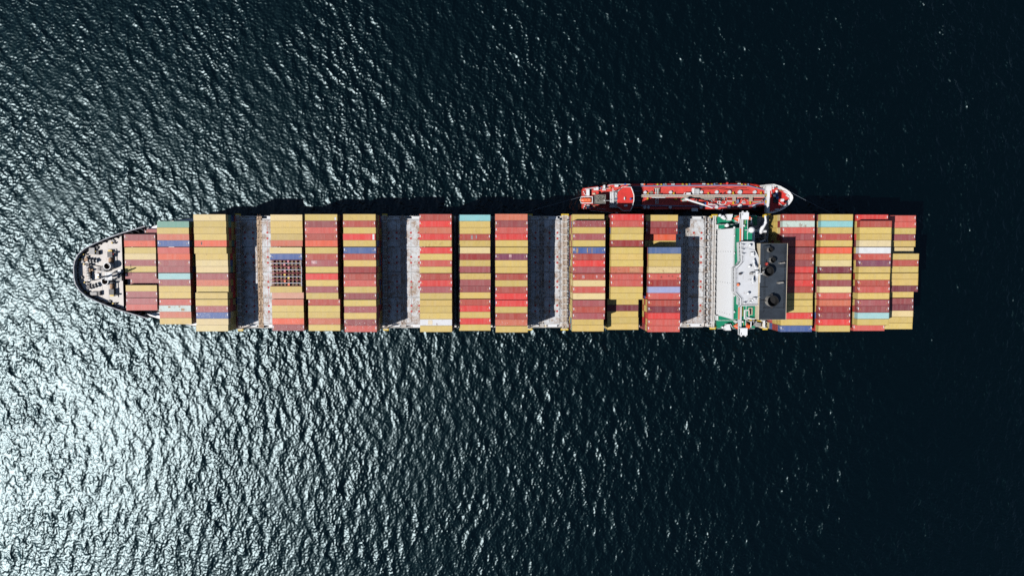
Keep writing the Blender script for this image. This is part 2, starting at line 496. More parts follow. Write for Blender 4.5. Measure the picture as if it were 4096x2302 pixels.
def build_hull():
    mb = MB(); n = len(ST)
    def ztop(x): return Z_BULW - 0.9 if x < -146 else Z_DECK
    rows = []
    for x, ht, hw in ST:
        zt = ztop(x); flare = 6.5 if x < -160 else (4.0 if x < -150 else 0.0)
        ring = []
        for s in (-1, 1):
            ring.append([(x, YC + s * ht, zt), (x + flare * 0.35, YC + s * (ht * 0.65 + hw * 0.35), zt * 0.45), (x + flare, YC + s * hw, SEA_Z - 4.0)])
        rows.append(ring)
    for i in range(n - 1):
        for s in (0, 1):
            a, b = rows[i][s], rows[i + 1][s]
            for k in (0, 1):
                q = [a[k], b[k], b[k + 1], a[k + 1]]
                mb.add(q if s == 0 else q[::-1], [(0, 1, 2, 3)])
    for e in (0, n - 1):
        l, r = rows[e]
        for k in (0, 1): mb.add([l[k], r[k], r[k + 1], l[k + 1]], [(0, 1, 2, 3)])
    part('hull', mb, M['hull'], ship)
    # decks
    def outline(x0, x1, inset=0.25):
        xs = [x0] + [s[0] for s in ST if x0 < s[0] < x1] + [x1]
        return [(x, YC - max(0.3, hull_half(x) - inset)) for x in xs] + [(x, YC + max(0.3, hull_half(x) - inset)) for x in xs[::-1]]
    part('main_deck', MB().prism(outline(-136.5, 162.4), Z_DECK - 0.4, Z_DECK), M['deck_grey'], ship)
    part('forecastle_deck', MB().prism(outline(-168.3, -150.6, 0.5), Z_FORE - 0.5, Z_FORE), M['deck_grey'], ship)
    part('fore_deck', MB().prism(outline(-150.5, -136.6), 9.4, 9.8), M['deck_grey'], ship)
    for s in (-1, 1):
        part('side_plating', MB().prism([(-143.5, YC + s * 16.9), (-136.0, YC + s * (hull_half(-136.0) - .3)), (-128, YC + s * (hull_half(-128) - .3)), (-118, YC + s * (hull_half(-118) - .3)), (-118, YC + s * 20.3), (-128, YC + s * 18.2), (-136, YC + s * 16.0)], Z_DECK + .01, Z_DECK + .25), M['white'], ship)
    # bulwark round the bow with its stays
    mb = MB(); pts = [(x, h) for x, h, _ in ST if x <= -140]
    line = [(x, YC - h) for x, h in pts[::-1]] + [(x, YC + h) for x, h in pts]
    def inset(p, d):
        c = Vector((-135, YC)); v = c - Vector(p); v.normalize(); return (p[0] + v.x * d, p[1] + v.y * d)
    fine = []
    for a, b in zip(line[:-1], line[1:]):
        L = math.hypot(b[0] - a[0], b[1] - a[1]); k = max(1, int(L / 2.1))
        fine += [(a[0] + (b[0] - a[0]) * i / k, a[1] + (b[1] - a[1]) * i / k) for i in range(k)]
    fine.append(line[-1])
    for a, b in zip(fine[:-1], fine[1:]):
        ai, bi = inset(a, 0.34), inset(b, 0.34)
        al, bl = inset(a, 0.30), inset(b, 0.30)
        mb.add([(a[0], a[1], Z_BULW), (b[0], b[1], Z_BULW), (bi[0], bi[1], Z_BULW), (ai[0], ai[1], Z_BULW),
                (al[0], al[1], Z_FORE - 0.4), (bl[0], bl[1], Z_FORE - 0.4), (a[0], a[1], Z_BULW - 1.2), (b[0], b[1], Z_BULW - 1.2)],
               [(0, 1, 2, 3), (3, 2, 5, 4), (0, 6, 7, 1)])
    bw = part('bulwark', mb, M['rim'], ship)
    for i in range(1, len(fine) - 1):
        p = fine[i]; q = inset(p, 1.55)
        d = Vector((q[0] - p[0], q[1] - p[1])); d.normalize(); w = Vector((-d.y, d.x)) * 0.07
        a, b = inset(p, 0.32), q
        mb = MB().add([(a[0] + w.x, a[1] + w.y, Z_FORE), (b[0] + w.x, b[1] + w.y, Z_FORE), (a[0] + w.x, a[1] + w.y, Z_BULW - 0.1),
                       (a[0] - w.x, a[1] - w.y, Z_FORE), (b[0] - w.x, b[1] - w.y, Z_FORE), (a[0] - w.x, a[1] - w.y, Z_BULW - 0.1)],
                      [(0, 1, 2), (5, 4, 3), (1, 4, 5, 2), (0, 3, 4, 1), (0, 2, 5, 3)])
        part('bulwark_stay', mb, M['rim'] if i % 4 else M['grey_gear'], bw)
    # rusty run-off plates and openings behind the bulwark
    for i in range(4, len(fine) - 4, 3):
        p = inset(fine[i], 1.9)
        part('fairlead', MB().cbox((p[0], p[1], Z_FORE + 0.3), (1.1, 0.9, 0.6), 0, i * 0.4), M['steel'] if i % 2 else M['grey_gear'], ship)


build_hull()


# forecastle gear ------------------------------------------------------------
def winch(c, ang, kind):
    """mooring winch: bed, drum with flanges, motor, gear box"""
    ca, sa = math.cos(ang), math.sin(ang)
    def w(x, y, z): return (c[0] + x * ca - y * sa, c[1] + x * sa + y * ca, c[2] + z)
    root = part('mooring_winch', MB().cbox(w(0, 0, 0.12), (2.0, 4.6, 0.24), 0, ang), M['white_gear'], ship)
    mb = MB().cyl(w(0, -1.7, 1.0), w(0, 0.6, 1.0), 0.55, n=12, m=0)
    part('winch_drum', mb, M['grey_gear'], root)
    for y in (-1.75, -0.5, 0.65): part('drum_flange', MB().cyl(w(0, y - 0.06, 1.0), w(0, y + 0.06, 1.0), 0.95, n=14), M['steel'], root)
    part('winch_motor', MB().cbox(w(0.1, 1.7, 0.7), (1.2, 1.3, 1.3), 0, ang).cyl(w(0.9, 1.7, 0.8), w(1.6, 1.7, 0.8), 0.4), M['steel'] if kind else M['brown'], root)
    part('warping_head', MB().cyl(w(0, -2.6, 1.0), w(0, -1.9, 1.0), 0.5, 0.32, n=10), M['white_gear'], root)


for bx, by, a, k in ((300, 535, 1.5, 0), (262, 672, 0.05, 1), (283, 750, 0.1, 0), (330, 930, 1.9, 1)):
    p = B1(bx, by, Z_FORE); winch((p[0], p[1], Z_FORE), a, k)


def windlass(px, py, s, ring):
    p = B1(px, py, Z_FORE); x, y, z = p[0], p[1], Z_FORE
    root = part('windlass', MB().box(x - 1.6, x + 1.9, y - s * 6.2 if s > 0 else y - s * 6.2, y + s * 1.2, z, z + 0.35), M['deck_grey'], ship)
    part('windlass_motor', MB().cbox((x, y + s * .5, z + 0.95), (1.5, .55, 1.0)), M['yellow'], root)
    part('gear_case', MB().cbox((x + 0.1, y - s * 1.0, z + 1.0), (1.9, 2.2, 1.6)).cyl((x + 1.1, y - 0.2, z + 1), (x + 2.3, y - 0.2, z + 1), 0.35), M['steel'], root)
    part('drum', MB().cyl((x, y - s * 2.4, z + 1.1), (x, y - s * 4.1, z + 1.1), 0.75, n=14), M['brown'], root)
    part('chain_wheel', MB().cyl((x, y - s * 4.3, z + 1.3), (x, y - s * 4.9, z + 1.3), 1.35, n=18).cyl((x, y - s * 4.9, z + 1.3), (x, y - s * 5.5, z + 1.3), 0.8, n=14), M['grey_gear'], root)
    q = B1(ring[0], ring[1], Z_FORE)
    part('chain_stopper', MB().pipe(q[0], q[1], z, z + 3.4, 1.45, 1.2, n=20, mi=1, floor=z + 1.2), [M['white_gear'], M['brown']], root)
    return root


windlass(602, 408, 1, (600, 622)); windlass(628, 1050, -1, (565, 850))
part('hose_reel', MB().cyl((B1(425, 640, 14)[0], B1(425, 640, 14)[1], 14.1), (B1(425, 695, 14)[0], B1(425, 695, 14)[1], 14.1), 1.0, n=14), M['grey_gear'], ship)
part('hose_reel', MB().cyl((B1(497, 632, 14)[0], B1(497, 632, 14)[1], 14.2), (B1(497, 705, 14)[0], B1(497, 705, 14)[1], 14.2), 1.2, n=14), M['grey_gear'], ship)
p = B1(690, 770, Z_FORE)
mast = part('fore_mast', MB().cyl((p[0], p[1], Z_FORE), (p[0], p[1], 26), 0.55, 0.28, n=12)
            .cyl((p[0], p[1] + 1.8, Z_FORE), (p[0], p[1] + 0.3, 20), 0.22, n=8).cyl((p[0], p[1] - 1.8, Z_FORE), (p[0], p[1] - 0.3, 20), 0.22, n=8), M['white_gear'], ship)
part('mast_house', MB().cbox((p[0] - 0.3, p[1] + 0.3, Z_FORE + 1.3), (3.0, 2.6, 2.2)), M['deck_grey'], ship)
part('mast_platform', MB().cbox((p[0] + 0.4, p[1], 20), (2.6, 3.0, 0.15)).rail([(p[0] - 0.8, p[1] - 1.4), (p[0] + 1.6, p[1] - 1.4), (p[0] + 1.6, p[1] + 1.4), (p[0] - 0.8, p[1] + 1.4), (p[0] - 0.8, p[1] - 1.4)], 20, 1.0), M['white_gear'], mast)
part('mast_light', MB().cyl((p[0], p[1], 26), (p[0], p[1], 26.6), 0.25), M['yellow'], mast)
part('mast_yard', MB().cyl((p[0], p[1] - 2.2, 24), (p[0], p[1] + 2.2, 24), 0.09, n=6), M['white_gear'], mast)
for bx, by in ((212, 595), (222, 870), (205, 445), (235, 1025), (640, 270), (655, 1190), (150, 520), (385, 400), (410, 1045)):
    q = B1(bx, by, Z_FORE)
    b = part('bollard', MB().cbox((q[0], q[1], Z_FORE + 0.1), (1.9, 0.7, 0.2)), M['steel'], ship)
    part('bollard_post', MB().cyl((q[0] - 0.5, q[1], Z_FORE + .2), (q[0] - 0.5, q[1], Z_FORE + 1.0), 0.28, n=8), M['yellow'], b)
    part('bollard_post', MB().cyl((q[0] + 0.5, q[1], Z_FORE + .2), (q[0] + 0.5, q[1], Z_FORE + 1.0), 0.28, n=8), M['steel'], b)
for bx, by, sx, sy, sz, mt in ((395, 775, 1.5, 2.0, 0.9, 'white_gear'), (410, 420, 0.9, 1.6, 1.3, 'steel'), (430, 1035, 0.9, 1.7, 1.3, 'steel'), (320, 395, 2.2, 2.6, 1.2, 'grey_gear'),
                            (345, 1040, 2.6, 1.3, 1.2, 'grey_gear'), (740, 800, 2.2, 2.4, 1.6, 'grey_gear'), (610, 530, 1.6, 1.9, 0.7, 'brown'), (620, 930, 1.8, 2.0, 0.7, 'brown'), (760, 700, 1.2, 1.2, 2.2, 'white_gear')):
    q = B1(bx, by, Z_FORE); part('deck_locker', MB().cbox((q[0], q[1], Z_FORE + sz / 2), (sx, sy, sz)), M[mt], ship)
q0, q1 = B1(330, 840, 13.2), B1(475, 797, 13.2)
part('anchor_chain', MB().cyl((q0[0], q0[1], 13.2), (q1[0], q1[1], 13.2), 0.16, n=6), M['steel'], ship)
q0, q1 = B1(330, 610, 13.2), B1(475, 640, 13.2)
part('anchor_chain', MB().cyl((q0[0], q0[1], 13.2), (q1[0], q1[1], 13.2), 0.16, n=6), M['steel'], ship)
q = B1(590, 438, 14.6); part('red_fire_box', MB().cbox((q[0], q[1], 14.3), (1.6, 0.5, 0.5)), M['tank_red'], ship)
for bx in (447, 545):
    a, b = B1(bx, 700, Z_FORE), B1(bx, 1150, Z_FORE)
    part('deck_seam', MB().box(a[0] - 0.05, a[0] + 0.05, b[1], a[1], Z_FORE, Z_FORE + 0.03), M['grey_gear'], ship)

# ------------------------------------------------------------------ containers: where every stack stands
PITCH, SEAM = 2.465, 0.18
L40, WID, HGT = 12.192, 2.438, 2.591


def row_y(r):
    if r <= 8: d = SEAM / 2 + (8 - r + 0.5) * PITCH + (SEAM if r <= 4 else 0)
    else: d = -(SEAM / 2 + (r - 9 + 0.5) * PITCH + (SEAM if r >= 13 else 0))
    return YC + d


def rng_z(base, *segs):
    z = {r: base for r in range(18)}
    for a, b, dz in segs:
        for r in range(a, b + 1): z[r] = base + dz
    return z


BAYS = [  # reference pixel of the left (or right) upper edge, top height, paint of every row from the tanker's side
    dict(ref=(501.0, 1094), zr=15.2, z=rng_z(15.2, (10, 10, -2.6)), first=3, rows='M O Y y p Y p p Y p p r'),
    dict(ref=(633.4, 1091), zr=21.0, z=rng_z(21.0), first=1, rows='T Y S U r O p p C p Y Y r w! S Y'),
    dict(ref=(784.7, 1091), zr=23.0, z=rng_z(24.0, (6, 11, -1.0)), first=0, rows='y Y Y Y O Y Y y y p S! Y Y Y p* U* y y'),
    dict(ref=(1081.1, 860), zr=22.7, z=rng_z(22.7, (5, 6, 1.2), (7, 10, 1.9), (11, 11, 1.7)), first=0, rows='y Y Y d S y U # # # # Y s S Y Y O* M*'),
    dict(ref=(1219.0, 860), zr=25.8, z=rng_z(25.8, (13, 17, -2.6)), first=0, rows='Y M r B O Y B p Y R Y p Y B Y Y S* Y'),
    dict(ref=(1372.0, 870), zr=27.0, z=rng_z(27.0), first=0, rows='Y B Y R Y U B Y k B r Y M Y p* Y M* r*'),
    dict(ref=(1677.4, 880), zr=27.5, z=rng_z(27.5), first=0, rows='B R S R Y! R Y r Y B R p Y Y Y Y W! Y'),
    dict(ref=(1834.3, 880), zr=23.6, z=rng_z(23.6), first=0, rows='c Y Y B Y y k Y p Y p M Y B R Y R Y'),
    dict(ref=(1981.1, 880), zr=29.3, z=rng_z(29.3, (16, 16, -0.3)), first=0, rows='S M r R Y Y X Y Y B Y B R R Y B S* Y'),
    dict(ref=(2292.1, 1093), zr=29.3, z=rng_z(29.3, (0, 0, -2.6), (16, 17, -2.6)), first=0, rows='Y M* Y p Y U! B R p B y r y p B p Y Y'),
    dict(ref=(2443.6, 1093), zr=29.3, z=rng_z(29.3, (13, 17, -7.8)), first=0, rows='R r Y Y k Y Y Y S! r r Y Y Y K Y Y Y'),
    dict(ref=(2594.8, 1093), zr=29.3, z=rng_z(29.3, (0, 2, -5.2), (3, 4, -7.8)), first=0, rows='Y M k O Y u Y Y y! r k V r B K R r r'),
    dict(ref=(3126.8, 1090), zr=29.5, z=rng_z(29.5), first=0, rows='B w! r M B M B M R r R B Y Y Y R Y U'),
    dict(ref=(3279.0, 1090), zr=29.5, z=rng_z(29.5), first=0, rows='Y c Y B Y O Y y K Y M y r S k M R Y'),
    dict(ref=(3434.5, 1090), zr=29.5, z=rng_z(29.5, (0, 0, -2.6), (17, 17, -2.6)), first=0, rows='R B Y Y Z W r X Y Y B r Y p M C Y r'),
    dict(ref=(3672.3, 1118), zr=24.0, z=rng_z(24.0, (0, 4, -2.6), (5, 5, -3.6), (12, 17, -2.6)), first=0, rows='r r Y M Y y Y B Y Y Y K Y M K y Y Y', right=True),
]
PAINT = {'Y': ((217, 187, 104), 'yellow'), 'y': ((229, 204, 146), 'pale yellow'), 'd': ((204, 176, 106), 'dull yellow'), 'M': ((152, 68, 70), 'maroon'),
         'K': ((122, 42, 54), 'dark maroon'), 'k': ((158, 46, 44), 'dark red'), 'B': ((182, 74, 60), 'brick red'), 'R': ((224, 60, 54), 'bright red'),
         'r': ((206, 88, 76), 'faded red'), 'p': ((168, 82, 84), 'pinkish maroon'), 'S': ((212, 114, 84), 'salmon'), 's': ((222, 160, 136), 'pale pink'),
         'O': ((232, 96, 60), 'orange'), 'U': ((70, 96, 154), 'blue'), 'u': ((84, 110, 156), 'grey blue'), 'V': ((162, 168, 206), 'lavender'),
         'C': ((165, 208, 206), 'pale cyan'), 'c': ((140, 200, 200), 'light blue-green'), 'T': ((112, 162, 142), 'sea green'), 'W': ((226, 226, 224), 'white'),
         'w': ((196, 212, 202), 'greyish white'), 'X': ((128, 60, 84), 'purple'), 'Z': ((228, 206, 160), 'cream')}


def lin(c, k=0.96):
    r = []
    for v in c:
        v /= 255.0
        r.append(min(0.88, (v / 12.92 if v <= 0.04045 else ((v + 0.055) / 1.055) ** 2.4) * k))
    return tuple(r)


def vary(c, a=0.07):
    k = 1 + random.uniform(-a, a)
    return tuple(min(0.9, v * k * (1 + random.uniform(-0.02, 0.02))) for v in c) + (1.0,)


for b in BAYS:
    x = P(b['ref'][0], b['ref'][1], b['zr'])[0]
    b['x0'] = x - L40 if b.get('right') else x

ORD = ['first', 'second', 'third', 'fourth', 'fifth', 'sixth', 'seventh', 'eighth', 'ninth', 'tenth', 'eleventh', 'twelfth', 'thirteenth', 'fourteenth', 'fifteenth', 'sixteenth', 'seventeenth', 'eighteenth']


# container prototype meshes (origin: middle of the bottom)
def proto_meshes(L, tag):
    h, w = HGT, WID; a, b = L / 2, w / 2
    body = MB()
    body.box(-a + .06, a - .06, -b + .05, b - .05, 0.02, h - 0.10)               # skin
    for sy in (-1, 1):
        body.box(-a, a, sy * b - (0.09 if sy > 0 else 0), sy * b + (0.09 if sy < 0 else 0), h - 0.11, h - 0.015)   # top rails
        body.box(-a, a, sy * b - (0.08 if sy > 0 else 0), sy * b + (0.08 if sy < 0 else 0), 0, 0.16)
        for sx in (-1, 1):
            body.box(sx * a - (0.14 if sx > 0 else 0), sx * a + (0.14 if sx < 0 else 0), sy * b - (0.16 if sy > 0 else 0), sy * b + (0.16 if sy < 0 else 0), 0.162, h - 0.112)
    for sx in (-1, 1):
        body.box(sx * a - (0.10 if sx > 0 else 0), sx * a + (0.10 if sx < 0 else 0), -b + .092, b - .092, h - 0.14, h - 0.02)
    m_body = body.mesh('container_body' + tag, [M_CONT])
    roof = MB(); n = int(L / 0.36); x0, x1 = -a + 0.30, a - 0.30; s = (x1 - x0) / n
    prof = []
    for i in range(n):
        x = x0 + i * s
        prof += [(x, 0.0), (x + s * 0.38, 0.0), (x + s * 0.5, 0.035), (x + s * 0.88, 0.035)]
    prof.append((x1, 0.0))
    z0 = h - 0.062
    vs = []
    for x, z in prof: vs += [(x, -b + 0.09, z0 + z), (x, b - 0.09, z0 + z)]
    roof.add(vs, [(2 * i, 2 * i + 2, 2 * i + 3, 2 * i + 1) for i in range(len(prof) - 1)])
    roof.box(-a + 0.10, x0, -b + .09, b - .09, z0 - 0.03, z0 + 0.02); roof.box(x1, a - 0.10, -b + .09, b - .09, z0 - 0.03, z0 + 0.02)
    m_roof = roof.mesh('roof_panel' + tag, [M_CONT])
    fr = MB(); n = 9; y0, y1 = -b + .16, b - .16; s = (y1 - y0) / n
    for i in range(n):
        y = y0 + i * s
        vs = [(0.0, y), (0.0, y + s * 0.35), (-0.045, y + s * 0.5), (-0.045, y + s * 0.85), (0.0, y + s)]
        pv = []
        for x, yy in vs: pv += [(-a + 0.052 + x, yy, 0.165), (-a + 0.052 + x, yy, h - 0.142)]
        fr.add(pv, [(2 * k, 2 * k + 1, 2 * k + 3, 2 * k + 2) for k in range(4)])
    m_front = fr.mesh('front_panel' + tag, [M_CONT])
    m_doors = []
    for sy in (-1, 1):
        d = MB(); ya, yb = (0.012, b - .165) if sy > 0 else (-b + .165, -0.012)
        d.box(a - 0.055, a - 0.02, ya, yb, 0.17, h - 0.145)
        for t in (0.25, 0.72):
            yy = ya + (yb - ya) * t; d.cyl((a - 0.005, yy, 0.2), (a - 0.005, yy, h - 0.17), 0.02, n=5)
        m_doors.append(d.mesh('door' + tag, [M_CONT]))
    ca = MB()
    for sx in (-1, 1):
        for sy in (-1, 1):
            ca.cbox((sx * (a - 0.085), sy * (b - 0.08), h - 0.055), (0.178, 0.162, 0.118))
    m_cast = ca.mesh('corner_castings' + tag, [M_CONT])
    mk = []
    for sx in (-1, 1):
        q = MB(); xx = sx * (a - 0.30)
        q.box(xx - 0.14, xx + 0.14, -0.15, 0.75, h - 0.041, h - 0.022)
        mk.append(q.mesh('marking_plate' + tag, [M['decal']]))
    sp = MB()
    for sx in (-1, 1):
        q = sx * (a - 1.0); sp.add([(q - 0.16, -0.16, h - 0.020), (q + 0.16, -0.16, h - 0.020), (q, 0.16, h - 0.020), (q - 0.16, -0.16, h - 0.027), (q + 0.16, -0.16, h - 0.027), (q, 0.16, h - 0.027)],
                               [(0, 1, 2), (5, 4, 3), (0, 3, 4, 1), (1, 4, 5, 2), (2, 5, 3, 0)])
    m_warn = sp.mesh('warning_sticker' + tag, [M['sheet_yellow']])
    fl = MB().box(-a + 0.0, -a + 0.012, 0.15, 0.95, h - 0.52, h - 0.30)
    m_fl = fl.mesh('front_marking' + tag, [M['decal']])
    return dict(body=m_body, roof=m_roof, front=m_front, doors=m_doors, cast=m_cast, marks=mk, warn=m_warn, fmark=m_fl)


PM = {40: proto_meshes(L40, ''), 20: proto_meshes(6.058, '_short')}
N_CONT = [0]


def container(x, y, z, code, label, size=40, rust=0.0, fl=0.0, group=None, marks=None):
    pm = PM[size]; col = vary(lin(PAINT[code][0]))
    root = link('shipping_container', None, None, (x, y, z), label=label, category='container')
    root['group'] = group or 'containers stacked on the ship'
    def add(name, me, c=True):
        o = link(name, me, root, (x, y, z))
        if c:
            o.color = col; o['rust'] = rust; o['flecks'] = fl
        return o
    add('body', pm['body']); add('roof_panel', pm['roof']); add('front_panel', pm['front'])
    for d in pm['doors']: add('door', d)
    add('corner_castings', pm['cast'])
    if marks is None: marks = code in 'MKkBRrpUuX' and random.random() < 0.85
    if marks:
        for me in pm['marks']: add('marking_plate', me, False)
        add('warning_stickers', pm['warn'], False)
        add('front_marking', pm['fmark'], False)
    N_CONT[0] += 1
    return root


def words(code, rust, fl):
    s = PAINT[code][1]
    return ('rust-stained ' if rust > 0.5 else 'white-speckled ' if fl > 0.5 else '') + s


CROOT = {}
LOW = []      # boxes beneath the top ones: (x, y, z0, z1, colour)
RACKS = []
# second-tier boxes whose ends show and that are things of their own: bay -> row -> paint
SECOND = {9: {1: 'Y', 2: 'Y', 3: 'Y', 4: 'Y', 5: 'Y', 6: 'Y', 7: 'Y', 8: 'Y', 9: 'Y', 10: 'Y', 11: 'Y', 12: 'Y', 13: 'Y', 14: 'Y', 15: 'Y'},
          11: {14: 'Y', 16: 'Y'}, 12: {0: 'y', 1: 'k', 2: 'y', 16: 'Y', 17: 'k'}}
THIRD_COL = {12: {0: 'YYYY', 1: 'YYYY', 2: 'YYYY', 3: 'YYYY', 16: 'Yrk' + 'k', 17: 'kUyY'}, 9: {0: 'BBMY', 1: 'UBBY', 2: 'kYYY', 3: 'YMMp', 4: 'kYYY', 6: 'YMMB', 8: 'kMYp'}}
for bi, b in enumerate(BAYS):
    toks = b['rows'].split(); nrow = len(toks); xc_ = b['x0'] + L40 / 2
    for k, t in enumerate(toks):
        r = b['first'] + k; y = row_y(r); zt = b['z'][r]
        jx = random.uniform(-0.09, 0.09); y += random.uniform(-0.012, 0.012)
        if bi == 0 and r == 10: jx = 0.55
        if r <= 8: pos = f"{ORD[k]} from the tanker side"
        else: pos = f"{ORD[nrow - 1 - k]} from the open-water side"
        low0 = Z_HATCH + 0.05 if bi > 0 else 10.0
        if t == '#':
            RACKS.append((xc_ + jx, y, zt, r, k))
            ztop_low = zt - 2.75
        else:
            code = t[0]; rust = 0.9 if '!' in t else random.choice((0.0, 0.0, 0.1, 0.25, 0.4, 0.5)); fl = 0.95 if '*' in t else (0.12 if random.random() < 0.2 else 0.0)
            if bi in (2, 3, 4, 5) and r >= 13: fl = max(fl, 0.3)
            if bi == 0: fl *= 0.2
            CROOT[(bi, r)] = container(xc_ + jx, y, zt - HGT, code, f"{words(code, rust, fl)} container, {pos} in {ORD[bi]} row from bow", rust=rust, fl=fl)
            ztop_low = zt - HGT
        n = max(0, round((ztop_low - low0) / 2.62))
        if n == 0: continue
        ht = (ztop_low - low0) / n
        tc = THIRD_COL.get(bi, {}).get(r)
        for i in range(n):                         # i = 0 is the one right below
            z1 = ztop_low - i * ht
            sec = SECOND.get(bi, {}).get(r) if i == 0 else None
            if sec:
                container(xc_ + jx, y, z1 - HGT - 0.005, sec, f"{PAINT[sec][1]} container beneath top one, {pos}, {ORD[bi]} row from bow", marks=False)
                continue
            if tc and 1 <= i <= len(tc): code = tc[i - 1]
            else: code = random.choice('YYYYYYyMBkpKRBUTYYMB')
            LOW.append((xc_ + random.uniform(-.04, .04), y, z1 - ht + 0.02, z1 - 0.02, vary(lin(PAINT[code][0]), 0.12)))
# the short low box beside the bow
pb = P(578, 925, 14.8)
container(P(578, 925, 12.6)[0] + 3.03, row_y(2) - 0.3, 10.0, 'p', 'short pinkish maroon container set low on tanker side, partly under the second row', size=20)

# repaired and pale patches that show on single roofs
for (bi, r), x0, x1, y0, y1, mt, nm in (((5, 3), 5.05, 5.75, -1.05, 1.05, 'decal', 'pale_roof_patch'), ((4, 0), 5.1, 5.7, -1.0, 0.1, 'roof_grey', 'pale_roof_patch'), ((2, 4), -3.6, -3.2, -.5, .6, 'steel', 'roof_patch'),
                                        ((4, 7), -3.9, -1.7, -.2, 1.0, 'roof_patch_pale', 'pale_roof_patch'), ((11, 9), -1.6, -1.0, -.5, .3, 'roof_patch_dark', 'roof_patch'), ((11, 9), 1.2, 1.9, .1, .5, 'roof_patch_dark', 'roof_patch'), ((11, 9), 2.6, 3.1, .0, .5, 'roof_patch_dark', 'roof_patch'),
                                        ((11, 9), 4.6, 5.5, -.8, -.3, 'roof_patch_dark', 'roof_patch'), ((6, 16), -3.0, -1.3, -.9, .9, 'cream', 'roof_patch'), ((1, 14), 2.4, 3.6, -.9, .0, 'brown', 'roof_patch'), ((1, 14), -2.6, -1.7, .3, .9, 'brown', 'roof_patch'), ((1, 14), 1.4, 2.1, .5, 1.0, 'brown', 'roof_patch'),
                                        ((8, 6), -.9, .1, -.1, .9, 'roof_patch_pale', 'pale_roof_patch'), ((9, 9), -2.6, -1.7, -.5, .6, 'roof_patch_pale', 'pale_roof_patch'), ((9, 9), 2.6, 3.2, -.4, .6, 'roof_patch_pale', 'pale_roof_patch'), ((10, 8), 1.0, 4.8, -1.0, 1.0, 'roof_patch_tan', 'roof_patch'),
                                        ((7, 3), -1.2, -.6, -.8, .7, 'grey_gear', 'roof_patch'), ((7, 3), .6, 1.0, -.5, .8, 'grey_gear', 'roof_patch'), ((9, 5), -4.9, -4.2, -1.0, .9, 'brown', 'roof_patch'), ((9, 5), -.9, -.5, -.9, .9, 'brown', 'roof_patch'), ((9, 5), .9, 1.2, -1.0, .8, 'brown', 'roof_patch')):
    ro = CROOT[(bi, r)]; o = ORG[ro.name]; z = o.z + HGT - 0.024
    part(nm, MB().box(o.x + x0, o.x + x1, o.y + y0, o.y + y1, z - 0.004, z + 0.006), M[mt], ro)


def build_low():
    vs = []; fs = []; cols = []
    for x, y, z0, z1, c in LOW:
        o = len(vs); a, b = L40 / 2, WID / 2 - 0.01
        vs += [(x - a, y - b, z0), (x + a, y - b, z0), (x + a, y + b, z0), (x - a, y + b, z0), (x - a, y - b, z1), (x + a, y - b, z1), (x + a, y + b, z1), (x - a, y + b, z1)]
        fs += [tuple(i + o for i in f) for f in ((0, 3, 2, 1), (4, 5, 6, 7), (0, 1, 5, 4), (1, 2, 6, 5), (2, 3, 7, 6), (3, 0, 4, 7))]
        cols += [c] * 24
        # corner posts and lock bars on the two ends
        for sx in (-1, 1):
            for yy, w in ((-b + .08, .08), (b - .08, .08), (-0.55, .02), (0.0, .03), (0.55, .02)):
                o = len(vs); xa, xb = x + sx * a, x + sx * (a + 0.03)
                vs += [(xb, y + yy - w, z0 + .05), (xb, y + yy + w, z0 + .05), (xb, y + yy + w, z1 - .05), (xb, y + yy - w, z1 - .05), (xa, y + yy - w, z0 + .05), (xa, y + yy + w, z0 + .05), (xa, y + yy + w, z1 - .05), (xa, y + yy - w, z1 - .05)]
                fs += [tuple(i + o for i in f) for f in ((0, 1, 2, 3), (0, 4, 5, 1), (2, 6, 7, 3), (1, 5, 6, 2), (3, 7, 4, 0))]
                k = tuple(v * 0.85 for v in c[:3]) + (1,)
                cols += [k] * 20
    me = bpy.data.meshes.new('containers_below'); me.from_pydata(vs, [], fs)
    ca = me.color_attributes.new('tone', 'FLOAT_COLOR', 'CORNER')
    ca.data.foreach_set('color', np.array(cols, np.float32).ravel())
    me.materials.append(M_CONT_LOW)
    o = link('containers_below', me, kind='stuff', label='lower tiers of yellow and red containers beneath the top boxes', category='containers')


build_low()


